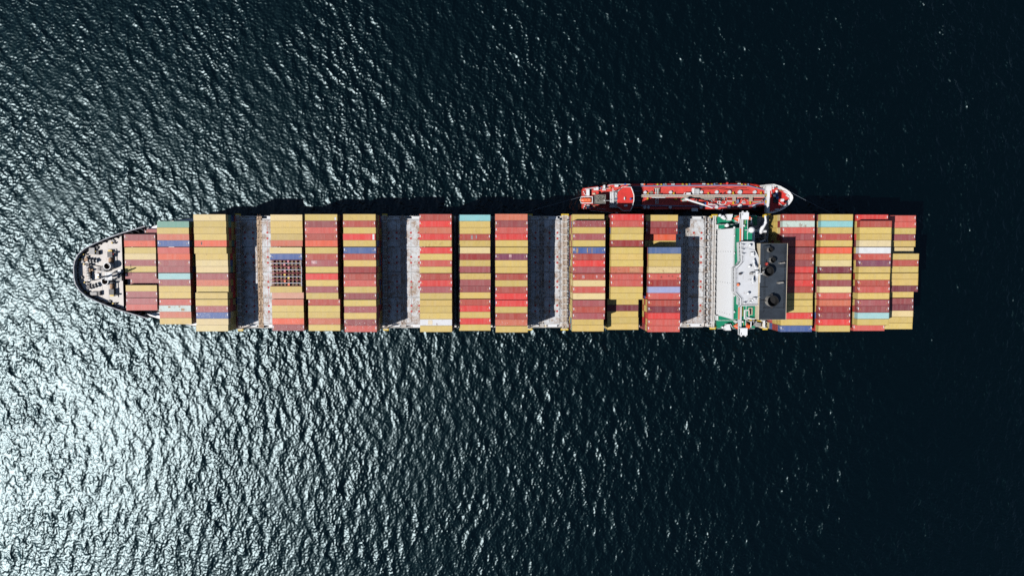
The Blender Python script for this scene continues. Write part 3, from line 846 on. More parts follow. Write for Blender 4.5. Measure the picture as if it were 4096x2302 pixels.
# open racks with brown bundles in the fourth row ------------------------------
def build_rack(x, y, zt, r, k):
    z0 = zt - 2.70; L, W = L40 - 0.1, WID - 0.02; a, b = L / 2, W / 2
    idx = r - 7
    lab = ['open white-framed rack of brown bundles, next to the blue container', 'open rack of brown bundles and pink sheets, second below the blue container',
           'open rack of brown bundles with two yellow covered cells', 'open rack of brown bundles with orange cells, beside the yellow container'][idx]
    root = thing('open_rack', lab, 'cargo rack', (x, y, z0), 'open cargo racks in the fourth stack row')
    part('base', MB().box(x - a, x + a, y - b, y + b, z0, z0 + 0.2), M['crimson'], root)
    fr = MB()
    fr.box(x - a, x + a, y - 0.09, y + 0.09, zt - 0.18, zt)
    fr.box(x + a - 0.16, x + a, y - b, y - 0.091, zt - 0.18, zt - 0.002); fr.box(x + a - 0.16, x + a, y + 0.091, y + b, zt - 0.18, zt - 0.002)
    for sx in (-1, 1):
        for sy in (-1, 1): fr.cbox((x + sx * (a - 0.08), y + sy * (b - 0.08), (z0 + 0.2 + zt - 0.18) / 2), (0.15, 0.15, zt - z0 - 0.39))
        fr.cbox((x + sx * (a - 0.08), y, (z0 + 0.2 + zt - 0.19) / 2), (0.15, 0.15, zt - z0 - 0.40))
    part('top_frame', fr, M['lilac'], root)
    side = MB()
    for sy in (-1, 1): side.box(x - a, x + a - 0.17, y + sy * b - (0.07 if sy > 0 else 0), y + sy * b + (0.07 if sy < 0 else 0), zt - 0.16, zt - 0.03)
    part('side_rail', side, M['crimson'], root)
    cw = (L - 0.16) / 8
    for i in range(1, 8):
        xx = x - a + i * cw
        part('divider', MB().box(xx - 0.03, xx + 0.03, y - b + 0.08, y + b - 0.08, zt - 0.7, zt - 0.05), M['crimson'], root)
    sp = {0: {(4, 1): 'pinksheet', (3, 0): 'pinksheet'}, 1: {(4, 1): 'pinksheet', (3, 0): 'pinksheet'}, 2: {(3, 1): 'sheet_yellow', (4, 0): 'sheet_yellow'}, 3: {(3, 1): 'orange_line', (4, 0): 'orange_line'}}[idx]
    for i in range(8):
        for j in (0, 1):
            cx = x - a + (i + 0.5) * cw + 0.15; cy = y + (-1 if j == 0 else 1) * b * 0.5
            top = zt - random.uniform(0.5, 1.0); mt = sp.get((i, j), 'cargo')
            if mt != 'cargo': top = zt - 0.75
            mb = MB()
            if mt == 'cargo':
                for q in range(4):
                    hh = random.uniform(-0.22, 0.1)
                    mb.cbox((cx + 0.1 + random.uniform(-.25, .25), cy + (q - 1.5) * 0.22, (z0 + 0.2 + top + hh) / 2), (cw * random.uniform(0.5, 0.85), 0.2, top + hh - z0 - 0.2), 0, random.uniform(-0.12, 0.12))
            else: mb.cbox((cx, cy, (z0 + 0.2 + top) / 2), (cw * 0.85, b * 0.8, top - z0 - 0.2))
            part('bundle' if mt == 'cargo' else 'covered_bundle', mb, M[mt], root)


for a in RACKS: build_rack(*a)

# ------------------------------------------------------------------ hatches, cross decks, lashing bridges
X = [b['x0'] for b in BAYS]
part('hatch_coaming', MB().box(-116, X[11] + 29.5, YC - 20.9, YC + 20.9, Z_DECK, Z_HATCH - 0.35), M['hatch'], ship)
part('hatch_coaming', MB().box(X[12] - 1.0, 158.5, YC - 20.9, YC + 20.9, Z_DECK, Z_HATCH - 0.35), M['hatch'], ship)
part('fore_hatch_coaming', MB().prism([(X[0] - 0.3, YC - 15.0), (X[1], YC - 15.0), (X[2], YC - 20), (X[2], YC + 20), (X[1], YC + 17.3), (X[0] - 0.3, YC + 15.0)], 9.0, 9.95), M['deck_grey'], ship)
SEC = [(-20.7, -10.25), (-10.05, -0.1), (0.1, 10.05), (10.25, 20.7)]
SOCK_Y = [3.8, 6.1, 13.5, 15.8]
m_disc = MB().cyl((0, 0, 0), (0, 0, 0.07), 0.43, n=14).cyl((0, 0, 0.07), (0, 0, 0.10), 0.16, n=8).mesh('deck_socket', [M['red_dot']])
m_pot = MB().cbox((0, 0, 0.08), (0.35, 0.2, 0.16)).mesh('stacking_pot', [M['steel']])
GAPS = [(X[2] + L40 + 0.9, X[3] - 0.15, 'red_dot'), (X[5] + L40 + 0.9, X[6] - 0.15, 'steel'), (X[8] + L40 + 0.9, X[9] - 3.6, 'steel'), (X[11] + L40 + 0.3, X[11] + L40 + 13.6, 'steel')]
for gi, (ga, gb, lm) in enumerate(GAPS):
    mid = (X[2] + L40 + X[3]) / 2 + 0.6 if gi == 0 else (ga + gb) / 2 - 0.3 if gi < 2 else ((X[8] + L40 + X[9] - 3.0) / 2 - 0.8 if gi == 2 else ga + 5.9)
    for (ya, yb) in SEC:
        for xa, xb in ((ga, mid - 1.0), (mid + 1.0, gb)):
            h = part('hatch_cover', MB().box(xa, xb, YC + ya, YC + yb, Z_HATCH - 0.35, Z_HATCH)
                     .box(xa, xb, YC + ya + 0.02, YC + ya + 0.12, Z_HATCH, Z_HATCH + 0.05).box(xa + 0.02, xa + 0.12, YC + ya + .13, YC + yb - .02, Z_HATCH, Z_HATCH + 0.04), M['hatch'], ship)
            cyy = (ya + yb) / 2
            for dx in ((-5.7, -2.5) if xb < mid else (3.2, 6.3)):
                sx = mid + dx
                if not (xa + 0.3 < sx < xb - 0.3): continue
                ys = sorted(s * t for t in SOCK_Y for s in (-1, 1) if ya < s * t < yb)
                for yy in ys: copy_part_o = link('deck_socket', m_disc, h, (sx, YC + yy, Z_HATCH + 0.002))
                if abs(dx) < 5:
                    part('painted_line', MB().box(sx - 0.05, sx + 0.05, YC + ya + 0.3, YC + ys[0] - 0.6, Z_HATCH, Z_HATCH + 0.012)
                         .box(sx - 0.05, sx + 0.05, YC + ys[1] + 0.6, YC + yb - 0.3, Z_HATCH, Z_HATCH + 0.012), M[lm], h)
            for rr in range(18):
                yy = row_y(rr)
                if ya < yy - YC < yb and xb > mid:
                    link('stacking_pot', m_pot, h, (xb - 0.35, yy + 1.2, Z_HATCH + 0.001))
    cd = part('cross_deck', MB().box(mid - 0.98, mid + 0.98, YC - 22.3, YC + 22.3, Z_DECK, Z_HATCH - 0.10), M['hatch_rust'] if gi == 0 else M['cross'], ship)
    rods = MB(); yy = -21.0
    while yy < 21:
        for s in (-1, 1):
            rods.cyl((mid + s * 0.28 + random.uniform(-.15, .15), YC + yy, Z_HATCH), (mid + s * 0.28 + random.uniform(-.3, .3), YC + yy + 2.2, Z_HATCH + 0.02), 0.05, n=5)
            rods.cbox((mid + s * 0.72, YC + yy + 0.3, Z_HATCH + 0.06), (0.35, 0.4, 0.3))
        yy += 2.46
    part('lashing_rods', rods, M['brown'] if gi < 2 else M['steel'], cd)


def lashing_bridge(x, w, z1, mat, bars='white_gear', name='lashing_bridge', top=None):
    fr = MB()
    ys = [YC + 22.4 - 2.49 * i for i in range(19)]
    for y in ys:
        for s in (-1, 1): fr.cbox((x + s * (w / 2 - 0.1), y, (Z_DECK + z1) / 2), (0.18, 0.18, z1 - Z_DECK))
    root = part(name, fr, M[mat], ship)
    lv = [z for z in (Z_HATCH + 2.0, z1 - 0.12)]
    for zi, z in enumerate(lv):
        for a, bnd in zip(ys[:-1], ys[1:]):
            for s in (-1, 1):
                part('walkway', MB().box(x + s * (w / 4 + 0.03) - w / 4 + 0.10, x + s * (w / 4 + 0.03) + w / 4 - 0.10, bnd + 0.14, a - 0.14, z, z + 0.08), M[top or mat], root)
    bar = MB()
    for y in ys: bar.box(x - w / 2 - 0.35, x + w / 2 + 0.2, y - 0.10, y + 0.10, z1 - 0.02, z1 + 0.16)
    part('cross_bars', bar, M[bars], root)
    part('guard_rail', MB().rail([(x - w / 2, ys[-1]), (x - w / 2, ys[0])], z1, 1.0, 2.49, 0.03), M[bars], root)
    br = MB()
    for i in range(0, 18, 2):
        for z in (Z_HATCH,):
            br.cyl((x + w / 2 + 0.1, ys[i], z1), (x + w / 2 + 0.95, ys[i] - 2.4, Z_HATCH + 0.4), 0.04, n=4)
            br.cyl((x + w / 2 + 0.1, ys[i + 1], z1), (x + w / 2 + 0.95, ys[i] - 0.1, Z_HATCH + 0.4), 0.04, n=4)
    part('tension_rods', br, M[bars], root)
    for yy, m_ in ((ys[0] + 0.2, 'yellow'), (ys[-1] - 0.2, 'yellow')):
        part('end_landing', MB().cbox((x, yy, z1 - 0.2), (w + 1.1, 0.9, 0.18)).rail([(x - w / 2 - .5, yy + .4), (x + w / 2 + .5, yy + .4)], z1 - 0.1, 1.0), M[m_], root)


lashing_bridge(X[2] + L40 + 2.2, 1.0, 17.6, 'lash')
lashing_bridge(X[5] + L40 + 2.0, 1.0, 17.6, 'lash')
lashing_bridge(X[8] + L40 + 1.4, 1.0, 17.6, 'lash')
lashing_bridge(X[9] - 2.05, 1.9, 17.8, 'lash')
xb = P(2843, 1093, 16)[0]
lashing_bridge(xb + 1.4, 1.3, 15.2, 'white_gear', top='deck_grey')
cf = part('frame_bed', MB().box(xb - 1.75, xb + 0.45, YC - 20.6, YC + 22.0, Z_DECK, 13.6), M['hatch'], ship)
for rr in range(18):
    yy = row_y(rr)
    for xa_, xb_ in ((xb - 1.6, xb - 0.75), (xb - 0.55, xb + 0.25)):
        part('stowage_cell', MB().box(xa_, xb_, yy - 1.0, yy - 0.86, 13.6, 14.3).box(xa_, xb_, yy + 0.86, yy + 1.0, 13.6, 14.3).box(xa_, xa_ + .16, yy - .859, yy + .859, 13.6, 14.3), M['steel'] if xa_ < xb - 1 else M['white_gear'], cf)  # dark frames put in for the coaming's shadow gaps; second column white
lashing_bridge(X[12] - 1.2, 0.9, 17.6, 'white_gear')
for i in (3, 4, 6, 7, 9, 10, 12, 13, 14):
    xx = (X[i] + L40 + X[i + 1]) / 2
    part('lashing_frame', MB().box(xx - 0.25, xx + 0.25, YC - 22.3, YC + 22.3, Z_DECK, 16.5), M['steel'], ship)

# side passages with their gear
for gi, (ga, gb, _) in enumerate(GAPS):
    for s in (-1, 1):
        y0, y1 = YC + s * 21.0, YC + s * 22.4
        part('side_coaming', MB().box(ga + 0.3, gb - 0.2, y0, y0 + s * 0.35, Z_DECK, Z_HATCH - 0.25), M['white'], ship)
        rl = MB().rail([(ga - 1, YC + s * 22.55), (gb + 0.5, YC + s * 22.55)], Z_DECK, 1.0, 1.6, 0.03)
        part('side_rail', rl, M['white_gear'], ship)
        part('side_house', MB().box(gb - 4.6, gb - 1.0, y0 + s * 0.4, y0 + s * 1.3, Z_DECK, Z_DECK + 1.5), M['white'], ship)
        part('side_platform', MB().box((ga + gb) / 2 - 1.0, (ga + gb) / 2 + 1.0, y0 - s * 0.1, y1, Z_HATCH - 0.7, Z_HATCH - 0.5), M['cream'], ship)
        for q in range(3):
            part('vent_head', MB().cyl((gb - 1.6 - q * 1.25, y1 - s * .3, Z_DECK), (gb - 1.6 - q * 1.25, y1 - s * .3, Z_DECK + 1.3), 0.30, n=10), M['yellow'], ship)
        part('deck_step', MB().box(ga + 3.5, ga + 5.8, y0 + s * .45, y0 + s * 1.1, Z_DECK, Z_DECK + 0.9), M['white_gear'], ship)

# ------------------------------------------------------------------ bridge block
ZF, ZW, ZR, ZK = 33.0, 35.8, 38.3, 39.2
def rect(f, x0, y0, x1, y1, z):
    a, b = f(x0, y0, z), f(x1, y1, z); return min(a[0], b[0]), max(a[0], b[0]), min(a[1], b[1]), max(a[1], b[1])


fx = Z5(645, 700, ZF)[0]
ay0, ay1 = Z5(640, 1215, ZF)[1], Z5(645, 200, ZF)[1]
cas = rect(Z5, 945, 370, 1235, 1220, ZK)
blk = part('accommodation_block', MB().box(fx, cas[0] + 0.4, ay0, ay1, Z_DECK, ZF), M['wall_white'], ship)
# port lights of the front wall, each a frame and a pane
m_port = MB().box(-0.02, 0.0, -0.22, 0.22, 0, 0.7).mesh('window', [M['white']])
m_pane = MB().box(-0.028, -0.021, -0.12, 0.12, 0.15, 0.55).mesh('pane', [M['glass']])
for lev, z in enumerate((15.2, 18.1, 21.0, 23.9, 26.8, 29.7)):
    for k in range(14):
        yy = ay0 + 1.6 + k * (ay1 - ay0 - 3.2) / 13
        if (k * 7 + lev * 5) % 5 != 0: continue
        wdw = link('window', m_port, blk, (fx - 0.002, yy, z)); link('pane', m_pane, wdw, (fx - 0.002, yy, z))
part('deck_edge', MB().box(fx - 0.04, fx + 0.12, ay0, ay1, ZF - 0.3, ZF + 0.25), M['white'], blk)
g0 = Z5(655, 700, ZF)[0]; g1 = Z5(728, 300, ZF)[0] + 1.2
part('front_deck', MB().box(g0, g1, ay0 + 0.05, ay1 - 0.05, ZF + 0.002, ZF + 0.06), M['green'], blk)
part('deck_rail', MB().rail([(fx + 0.15, ay0 + .1), (fx + 0.15, ay1 - .1)], ZF + .3, 0.9, 1.8, 0.03), M['white'], blk)
for yy in (195, 285, 480, 950, 1130):
    q = Z5(650, yy, ZF); part('flood_light', MB().cbox((q[0], q[1], ZF + 0.8), (0.5, 0.6, 0.6)), M['white'], blk)
# wings: deck, front bulwark, end cabs
w0, w1 = Z5(738, 300, ZW)[0], Z5(812, 150, ZW)[0]
yo_t, yo_b = Z5(745, 60, ZW)[1], Z5(735, 1370, ZW)[1]
wing = part('bridge_wing', MB().box(w0 + 0.25, w1, yo_b, yo_t, ZW - 0.35, ZW - 0.003), M['white'], ship)
part('wing_deck', MB().box(w0 + 0.3, w1 - 0.2, yo_b + .3, yo_t - .3, ZW, ZW + 0.04), M['green'], wing)
# fore bulwark of the wings leaning outwards below
for s, yo, yi in ((1, yo_t, Z5(735, 345, ZW)[1]), (-1, yo_b, Z5(735, 1068, ZW)[1])):
    zb = ZW - 3.2
    mb = MB().add([(w0, yi, ZW + 1.1), (w0, yo, ZW + 1.1), (w0 + 0.25, yo, ZW + 1.1), (w0 + 0.25, yi, ZW + 1.1),
                   (w0 + 0.3, yi, zb - 0.3), (w0 + 0.1, yo, zb + 1.2), (w0 + 0.55, yo, zb + 1.2), (w0 + 0.75, yi, zb - 0.3)],
                  [(0, 1, 2, 3), (0, 4, 5, 1), (2, 6, 7, 3), (1, 5, 6, 2), (3, 7, 4, 0), (4, 7, 6, 5)])
    part('wing_bulwark', mb, M['white'], wing)
    c = rect(Z5, 742, 25 if s > 0 else 1315, 822, 105 if s > 0 else 1392, ZR) if s > 0 else rect(Z5, 727, 1312, 806, 1392, ZR)
    cab = part('wing_cab', MB().box(c[0], c[1], c[2], c[3], ZW + 0.05, ZR), M['white'], wing)
    part('cab_window', MB().box(c[0] - 0.02, c[0] - 0.003, c[2] + .3, c[3] - .3, ZW + 1.1, ZW + 2.0), M['glass'], cab)
    part('window_slot', MB().box(c[0] + 0.35, c[0] + 0.55, c[2] + 0.2 + (0 if s < 0 else 1.4), c[3] - 0.2 - (0 if s > 0 else 1.4), ZR - 0.02, ZR + 0.03), M['steel'], cab)
    for dx in (0.6, 2.2):
        yy = c[3] + 0.25 if s > 0 else c[2] - 0.25
        part('side_light', MB().cyl((c[0] + dx, yy, ZR - 1.0), (c[0] + dx, yy, ZR - 0.4), 0.28, n=10), M['white'], cab)
for a0, a1, b0, b1 in ((757, 105, 757, 345), (780, 105, 780, 190), (768, 215, 768, 345), (745, 1072, 745, 1310), (757, 1072, 757, 1180), (765, 1215, 765, 1310)):
    p0, p1 = Z5(a0, a1, ZW), Z5(b0, b1, ZW)
    part('deck_line', MB().box(p0[0] - 0.06, p0[0] + 0.06, min(p0[1], p1[1]), max(p0[1], p1[1]), ZW + 0.044, ZW + 0.055), M['yellow'], wing)
for y0, y1 in ((205, 345), (1075, 1210)):
    p0, p1 = Z5(712, y0, ZF + .1), Z5(724, y1, ZF + .1)
    part('orange_band', MB().box(w0 - 0.42, w0 - 0.06, p1[1], p0[1], ZF + 2.2, ZF + 2.6), M['orange_line'], blk)
# wheelhouse with cut corners
roof = [Z5(x, y, ZR) for x, y in ((726, 350), (880, 350), (886, 440), (940, 545), (940, 1062), (722, 1066), (724, 975), (662, 912), (662, 640), (690, 615), (712, 600), (734, 566))]
base = [Z5(x + 14, y, ZR) for x, y in ((726, 360), (870, 360), (876, 445), (930, 548), (930, 1054), (722, 1056), (724, 972), (668, 910), (668, 645), (700, 620), (716, 605), (736, 570))]
wh = MB(); n = len(roof)
A_ = sum(roof[i][0] * roof[(i + 1) % n][1] - roof[(i + 1) % n][0] * roof[i][1] for i in range(n))
if A_ < 0: roof, base = roof[::-1], base[::-1]
wh.add([(x, y, ZF + 0.05) for x, y in base] + [(x, y, ZR - 0.2) for x, y in roof], [(i, (i + 1) % n, n + (i + 1) % n, n + i) for i in range(n)])
whp = part('wheelhouse', wh, M['white'], ship)
part('wheelhouse_roof', MB().prism(roof, ZR - 0.2, ZR), M['roof_grey'], whp)
rim = MB()
for i in range(n):
    a, b = Vector(roof[i]), Vector(roof[(i + 1) % n]); d = (b - a); L_ = d.length
    if L_ < 0.05: continue
    d.normalize(); nn = Vector((-d.y, d.x)) * 0.25
    rim.add([(a.x, a.y, ZR), (b.x, b.y, ZR), (b.x + nn.x, b.y + nn.y, ZR), (a.x + nn.x, a.y + nn.y, ZR), (a.x, a.y, ZR + .35), (b.x, b.y, ZR + .35), (b.x + nn.x, b.y + nn.y, ZR + .35), (a.x + nn.x, a.y + nn.y, ZR + .35)],
            [(4, 5, 6, 7), (0, 1, 5, 4), (2, 3, 7, 6)])
part('roof_coaming', rim, M['white'], whp)
gl = MB()
for i in range(n):
    a, b = Vector(roof[i]), Vector(roof[(i + 1) % n])
    if (a + b).x / 2 > (w0 + 2.5): continue
    c, d = Vector(base[i]), Vector(base[(i + 1) % n])
    def lp(p, q, t): return p + (q - p) * t
    L_ = (b - a).length; k = max(1, int(L_ / 1.4))
    for j in range(k):
        t0, t1 = (j + 0.1) / k, (j + 0.9) / k
        lo, hi = 0.72, 0.92
        pts = []
        for t, v in ((t0, lo), (t1, lo), (t1, hi), (t0, hi)):
            q = lp(lp(c, d, t), lp(a, b, t), v); e = (b - a).normalized(); pts.append((q.x + e.y * 0.02, q.y - e.x * 0.02, ZF + .05 + (ZR - .25 - ZF) * v))
        gl.add(pts, [(0, 1, 2, 3)])
part('wheelhouse_windows', gl, M['glass'], whp)
inner = [Z5(x, y, ZR) for x, y in ((740, 372), (868, 372), (876, 445), (925, 560), (925, 1045), (738, 1050), (738, 985), (678, 920), (678, 650), (708, 622), (748, 575))]
part('roof_rail', MB().rail(inner[4:] + inner[:1], ZR, 1.0, 1.6, 0.03), M['steel'], whp)
# gear on the wheelhouse roof
def post(x, y, z0, z1, r, mt, name, parent, r1=None):
    q = Z5(x, y, z0); return part(name, MB().cyl((q[0], q[1], z0), (q[0], q[1], z1), r, r1, n=10), M[mt], parent)


for x, y, r in ((820, 393, 0.5), (815, 625, 0.55), (800, 925, 0.55), (850, 1000, 0.45)):
    q = Z5(x, y, ZR); d = part('dome_post', MB().cyl((q[0], q[1], ZR), (q[0], q[1], ZR + .9), 0.25), M['white'], whp)
    part('satellite_dome', MB().ball((q[0], q[1], ZR + 1.3), r, 12), M['white'], d)
q = Z5(830, 222, ZW); dm = part('dome_post', MB().cyl((q[0], q[1], ZW - 0.3), (q[0], q[1], ZW + 1.2), 0.4).cyl((q[0] - 2.0, q[1], ZW + .8), (q[0], q[1], ZW + .8), 0.13).cyl((q[0] - 1.1, q[1] - 1.3, ZW + .5), (q[0], q[1], ZW + .5), 0.13), M['white'], ship)
part('satellite_dome', MB().ball((q[0], q[1], ZW + 2.0), 1.15, 14), M['white'], dm)
q = Z5(862, 700, ZR)
mst = part('radar_mast', MB().cyl((q[0], q[1], ZR), (q[0], q[1], ZR + 9), 0.3, 0.2).cyl((q[0] + .6, q[1] + 1, ZR), (q[0], q[1], ZR + 6), 0.15).cyl((q[0] + .6, q[1] - 1, ZR), (q[0], q[1], ZR + 6), 0.15), M['white'], ship)
part('mast_platform', MB().cbox((q[0] - .2, q[1], ZR + 5), (1.0, 1.8, 0.12)), M['white'], mst)
part('mast_yard', MB().cyl((q[0], q[1] - 3.2, ZR + 7.4), (q[0], q[1] + 3.2, ZR + 7.4), 0.1, n=6).cyl((q[0] - 1.2, q[1] - 1, ZR + 8.3), (q[0] + 1.2, q[1] + 1, ZR + 8.3), 0.06, n=6), M['white'], mst)
for x0, y0, x1, y1, z in ((863, 552, 898, 655, ZR + 2.2), (862, 745, 864, 818, ZR + 2.0)):
    a, b = Z5(x0, y0, z), Z5(x1, y1, z); c = ((a[0] + b[0]) / 2, (a[1] + b[1]) / 2)
    r_ = part('radar_pedestal', MB().cyl((c[0], c[1], ZR), (c[0], c[1], z - .1), 0.22).cbox((c[0], c[1], z - 0.35), (0.6, 0.6, 0.5)), M['white'], whp)
    L_ = math.hypot(b[0] - a[0], b[1] - a[1]); part('radar_scanner', MB().cbox((c[0], c[1], z + 0.12), (0.42, L_, 0.4), 0, math.atan2(b[1] - a[1], b[0] - a[0]) - math.pi / 2), M['white'], r_)
for x0, y0, x1, y1 in ((800, 775, 862, 782), (835, 820, 860, 790), (820, 430, 850, 465), (795, 1008, 920, 960)):
    a, b = Z5(x0, y0, ZR), Z5(x1, y1, ZR)
    part('stay', MB().cyl((a[0], a[1], ZR + .1), (b[0], b[1], ZR + 2.4), 0.06, n=5), M['white'], whp)
for x, y, s_, mt in ((717, 708, 0.6, 'steel'), (741, 390, 0.4, 'white'), (741, 440, 0.4, 'white'), (741, 490, 0.4, 'white'), (840, 705, 0.8, 'grey_gear'), (848, 490, 1.2, 'white'), (870, 985, 0.8, 'white'), (880, 620, 0.7, 'white'), (760, 1030, .5, 'white'), (830, 1020, .5, 'white')):
    q = Z5(x, y, ZR); part('roof_box', MB().cbox((q[0], q[1], ZR + 0.7), (s_, s_ * 1.1, 1.4)).cyl((q[0], q[1], ZR + 1.4), (q[0] + .2, q[1], ZR + 2.1), .1), M[mt], whp)
q = Z5(696, 828, ZR); part('life_buoy_box', MB().ball((q[0], q[1], ZR + 0.6), 0.62, 10), M['orange_line'], whp)
# after decks between wings and casing (starboard), with a ladder well
d0 = rect(Z5, 750, 1070, 892, 1212, ZW)
part('after_deck', MB().box(d0[0], d0[1], d0[2], d0[3], ZW - 0.35, ZW - 0.01), M['green'], ship)
part('after_deck', MB().box(*rect(Z5, 745, 205, 858, 348, ZW), ZW - 0.35, ZW - 0.012), M['green'], ship)
lw = rect(Z5, 815, 1085, 856, 1165, ZW)
well = part('ladder_well', MB().box(lw[0], lw[1], lw[2], lw[2] + .2, ZW, ZW + .5).box(lw[0], lw[1], lw[3] - .2, lw[3], ZW, ZW + .5).box(lw[0], lw[0] + .2, lw[2] + .2, lw[3] - .2, ZW, ZW + .5).box(lw[1] - .2, lw[1], lw[2] + .2, lw[3] - .2, ZW, ZW + .5), M['cream'], ship)
part('stair', MB().box(lw[0] + .3, lw[0] + 1.2, lw[2] + .3, lw[3] - .3, ZW, ZW + .06), M['soot'], well)
sr = rect(Z5, 767, 1108, 815, 1212, ZW)
part('deck_walk', MB().box(sr[0], sr[0] + .35, sr[2], sr[3], ZW, ZW + .5).box(sr[0] + .36, sr[1], sr[3] - .35, sr[3], ZW, ZW + .45).box(sr[0] + .36, sr[1] + 3, sr[2], sr[2] + .3, ZW, ZW + .45).box(sr[1], sr[1] + .3, sr[2] + .31, sr[3] - .36, ZW, ZW + .45), M['white'], ship)
a, b = Z5(780, 1188, ZW), Z5(858, 1208, ZW)
part('provision_boom', MB().cyl((a[0], a[1], ZW + 1.2), (b[0], b[1], ZW + 1.6), 0.16), M['white'], ship)
for (x, y) in ((757, 175), (740, 1237)):
    q = Z5(x, y, ZW); part('compass_stand', MB().cyl((q[0], q[1], ZW), (q[0], q[1], ZW + 1.2), 0.3).ball((q[0], q[1], ZW + 1.3), 0.4, 10), M['white'], wing)
# casing with the funnels
part('engine_casing', MB().box(cas[0], cas[1], cas[2], cas[3], Z_DECK, ZK - 0.3), M['cream'], ship)
top = part('casing_top', MB().box(cas[0] + .15, cas[1] - .1, cas[2] + .1, cas[3] - .1, ZK - 0.3, ZK), M['funnel'], ship)
part('casing_rim', MB().box(cas[0], cas[0] + .149, cas[2], cas[3], ZK - .3, ZK + .15).box(cas[1] - .099, cas[1] + .02, cas[2], cas[3], ZK - .3, ZK + .1), M['cream'], top)
pl = rect(Z5, 938, 1112, 1222, 1214, ZK)
part('top_plate', MB().box(pl[0], pl[1], pl[2], pl[3], ZK + .002, ZK + .03), M['funnel_dark'], top)
pl = rect(Z5, 1052, 378, 1236, 640, ZK)
part('top_plate', MB().box(pl[0], pl[1], pl[2], pl[3], ZK + .002, ZK + .025), M['funnel_dark'], top)
for y_ in (700, 850, 1000):
    pl = rect(Z5, 950, y_, 1030 if y_ != 700 else 985, y_ + 3, ZK); part('pipe_run', MB().cyl((pl[0], pl[2], ZK + .2), (pl[1], pl[2], ZK + .2), .1, n=6), M['soot'], top)
for x, y, ro, h in ((1048, 680, 57, 2.6), (1092, 1012, 63, 2.6), (1068, 440, 28, 1.6), (1094, 555, 31, 1.8)):
    q = Z5(x, y, ZK + h); ro = ro / 2.784 / 11.0
    fn = part('exhaust_pipe', MB().pipe(q[0], q[1], ZK, ZK + h, ro, ro * 0.90, m=0, mi=1, floor=ZK + 0.15, mtop=1), [M['pipe'], M['soot']], ship)
    part('pipe_bracket', MB().box(q[0] - ro * 1.25, q[0] - ro, q[1] - .06, q[1] + .06, ZK, ZK + h * .8).box(q[0] - .06, q[0] + .06, q[1] + ro, q[1] + ro * 1.25, ZK, ZK + h * .8).box(q[0] - .06, q[0] + .06, q[1] - ro * 1.25, q[1] - ro, ZK, ZK + h * .8), M['steel'], fn)
for x, y, r in ((1160, 590, .45), (1142, 808, .6), (990, 410, .7)):
    q = Z5(x, y, ZK); part('vent_pipe', MB().cyl((q[0], q[1], ZK), (q[0], q[1], ZK + 1.5), r * .6).cyl((q[0], q[1], ZK + 1.1), (q[0] + 1.6, q[1] + .2, ZK + 1.3), r * .6), M['pipe'] if r < .7 else M['funnel'], top)
part('casing_rail', MB().rail([(cas[0] + 1.6, cas[2] + 3), (cas[0] + 1.6, cas[3] - 1)], ZK, 1.0, 1.5, 0.03).rail([(cas[1] - 1.2, cas[2] + 4.4), (cas[1] - 1.2, cas[3] - .6)], ZK, 1.0, 1.5, 0.03).rail([(cas[0] + 1.6, cas[2] + 4.4), (cas[1] - 1.2, cas[2] + 4.4)], ZK, 1.0, 1.5, 0.03), M['soot'], top)
q = Z5(1015, 600, ZK); part('red_box', MB().cbox((q[0], q[1], ZK + .4), (.8, 1.0, .8)), M['red_dot'], top)
# side decks beside the block
for y0, y1 in ((58, 205), (1180, 1318)):
    c = rect(Z5, 466, y0, 1000, y1, 14.2)
    part('side_deck', MB().box(c[0], cas[1] - 2, c[2], c[3], Z_DECK, 14.2), M['green'], ship)
    part('side_deck_rail', MB().rail([(c[0], c[3] - .15 if y0 < 500 else c[2] + .15), (cas[1] - 2.5, c[3] - .15 if y0 < 500 else c[2] + .15)], 14.2, 1.0, 1.5, 0.04), M['white'], ship)
for y0, y1 in ((158, 212), (1172, 1228)):
    c = rect(Z5, 468, y0, 690, y1, 17.0)
    u = part('upper_side_deck', MB().box(c[0], c[1], c[2], c[3], 14.2, 17.0), M['white'], ship)
    part('deck_paint', MB().box(c[0] + .55, c[1], c[2] + .15, c[3] - .15, 17.002, 17.03), M['green'], u)
    part('deck_line', MB().box(c[0] + .4, c[0] + .53, c[2] + .15, c[3] - .15, 17.002, 17.02), M['yellow'], u)
    part('guard_rail', MB().rail([(c[0] + .1, c[2] + .1), (c[0] + .1, c[3] - .1), (c[1], c[3] - .1)] if y0 < 500 else [(c[1], c[2] + .1), (c[0] + .1, c[2] + .1), (c[0] + .1, c[3] - .1)], 17.0, 1.0, 1.5, 0.035), M['white'], u)
for x, y, r, z in ((568, 172, 0.85, 17.0), (523, 80, .8, 14.2), (540, 95, .6, 14.2), (490, 62, .6, 14.2), (555, 1295, .8, 14.2), (520, 1300, .5, 14.2), (640, 1215, .5, 14.2)):
    q = Z5(x, y, z); part('deck_ventilator', MB().cyl((q[0], q[1], z), (q[0], q[1], z + 1.2), r * .8).ball((q[0], q[1], z + 1.4), r, 10, sz=.6), M['white'], ship)
for x, y, s in ((590, 85, 1), (572, 1295, -1)):
    q = Z5(x, y, 14.2)
    part('white_gear_house', MB().prism([(q[0] - 1.2, q[1] + s * 1.3), (q[0] + 1.2, q[1] + s * 1.3), (q[0] + .6, q[1] - s * 1.2), (q[0] - .6, q[1] - s * 1.2)], 14.2, 16.4), M['white'], ship)
    a = Z5(615, 105 if s > 0 else 1265, 16); b = Z5(632, 68 if s > 0 else 1305, 16)
    part('davit_arm', MB().cyl((a[0], a[1], 16.2), (b[0], b[1], 17), .14), M['white'], ship)
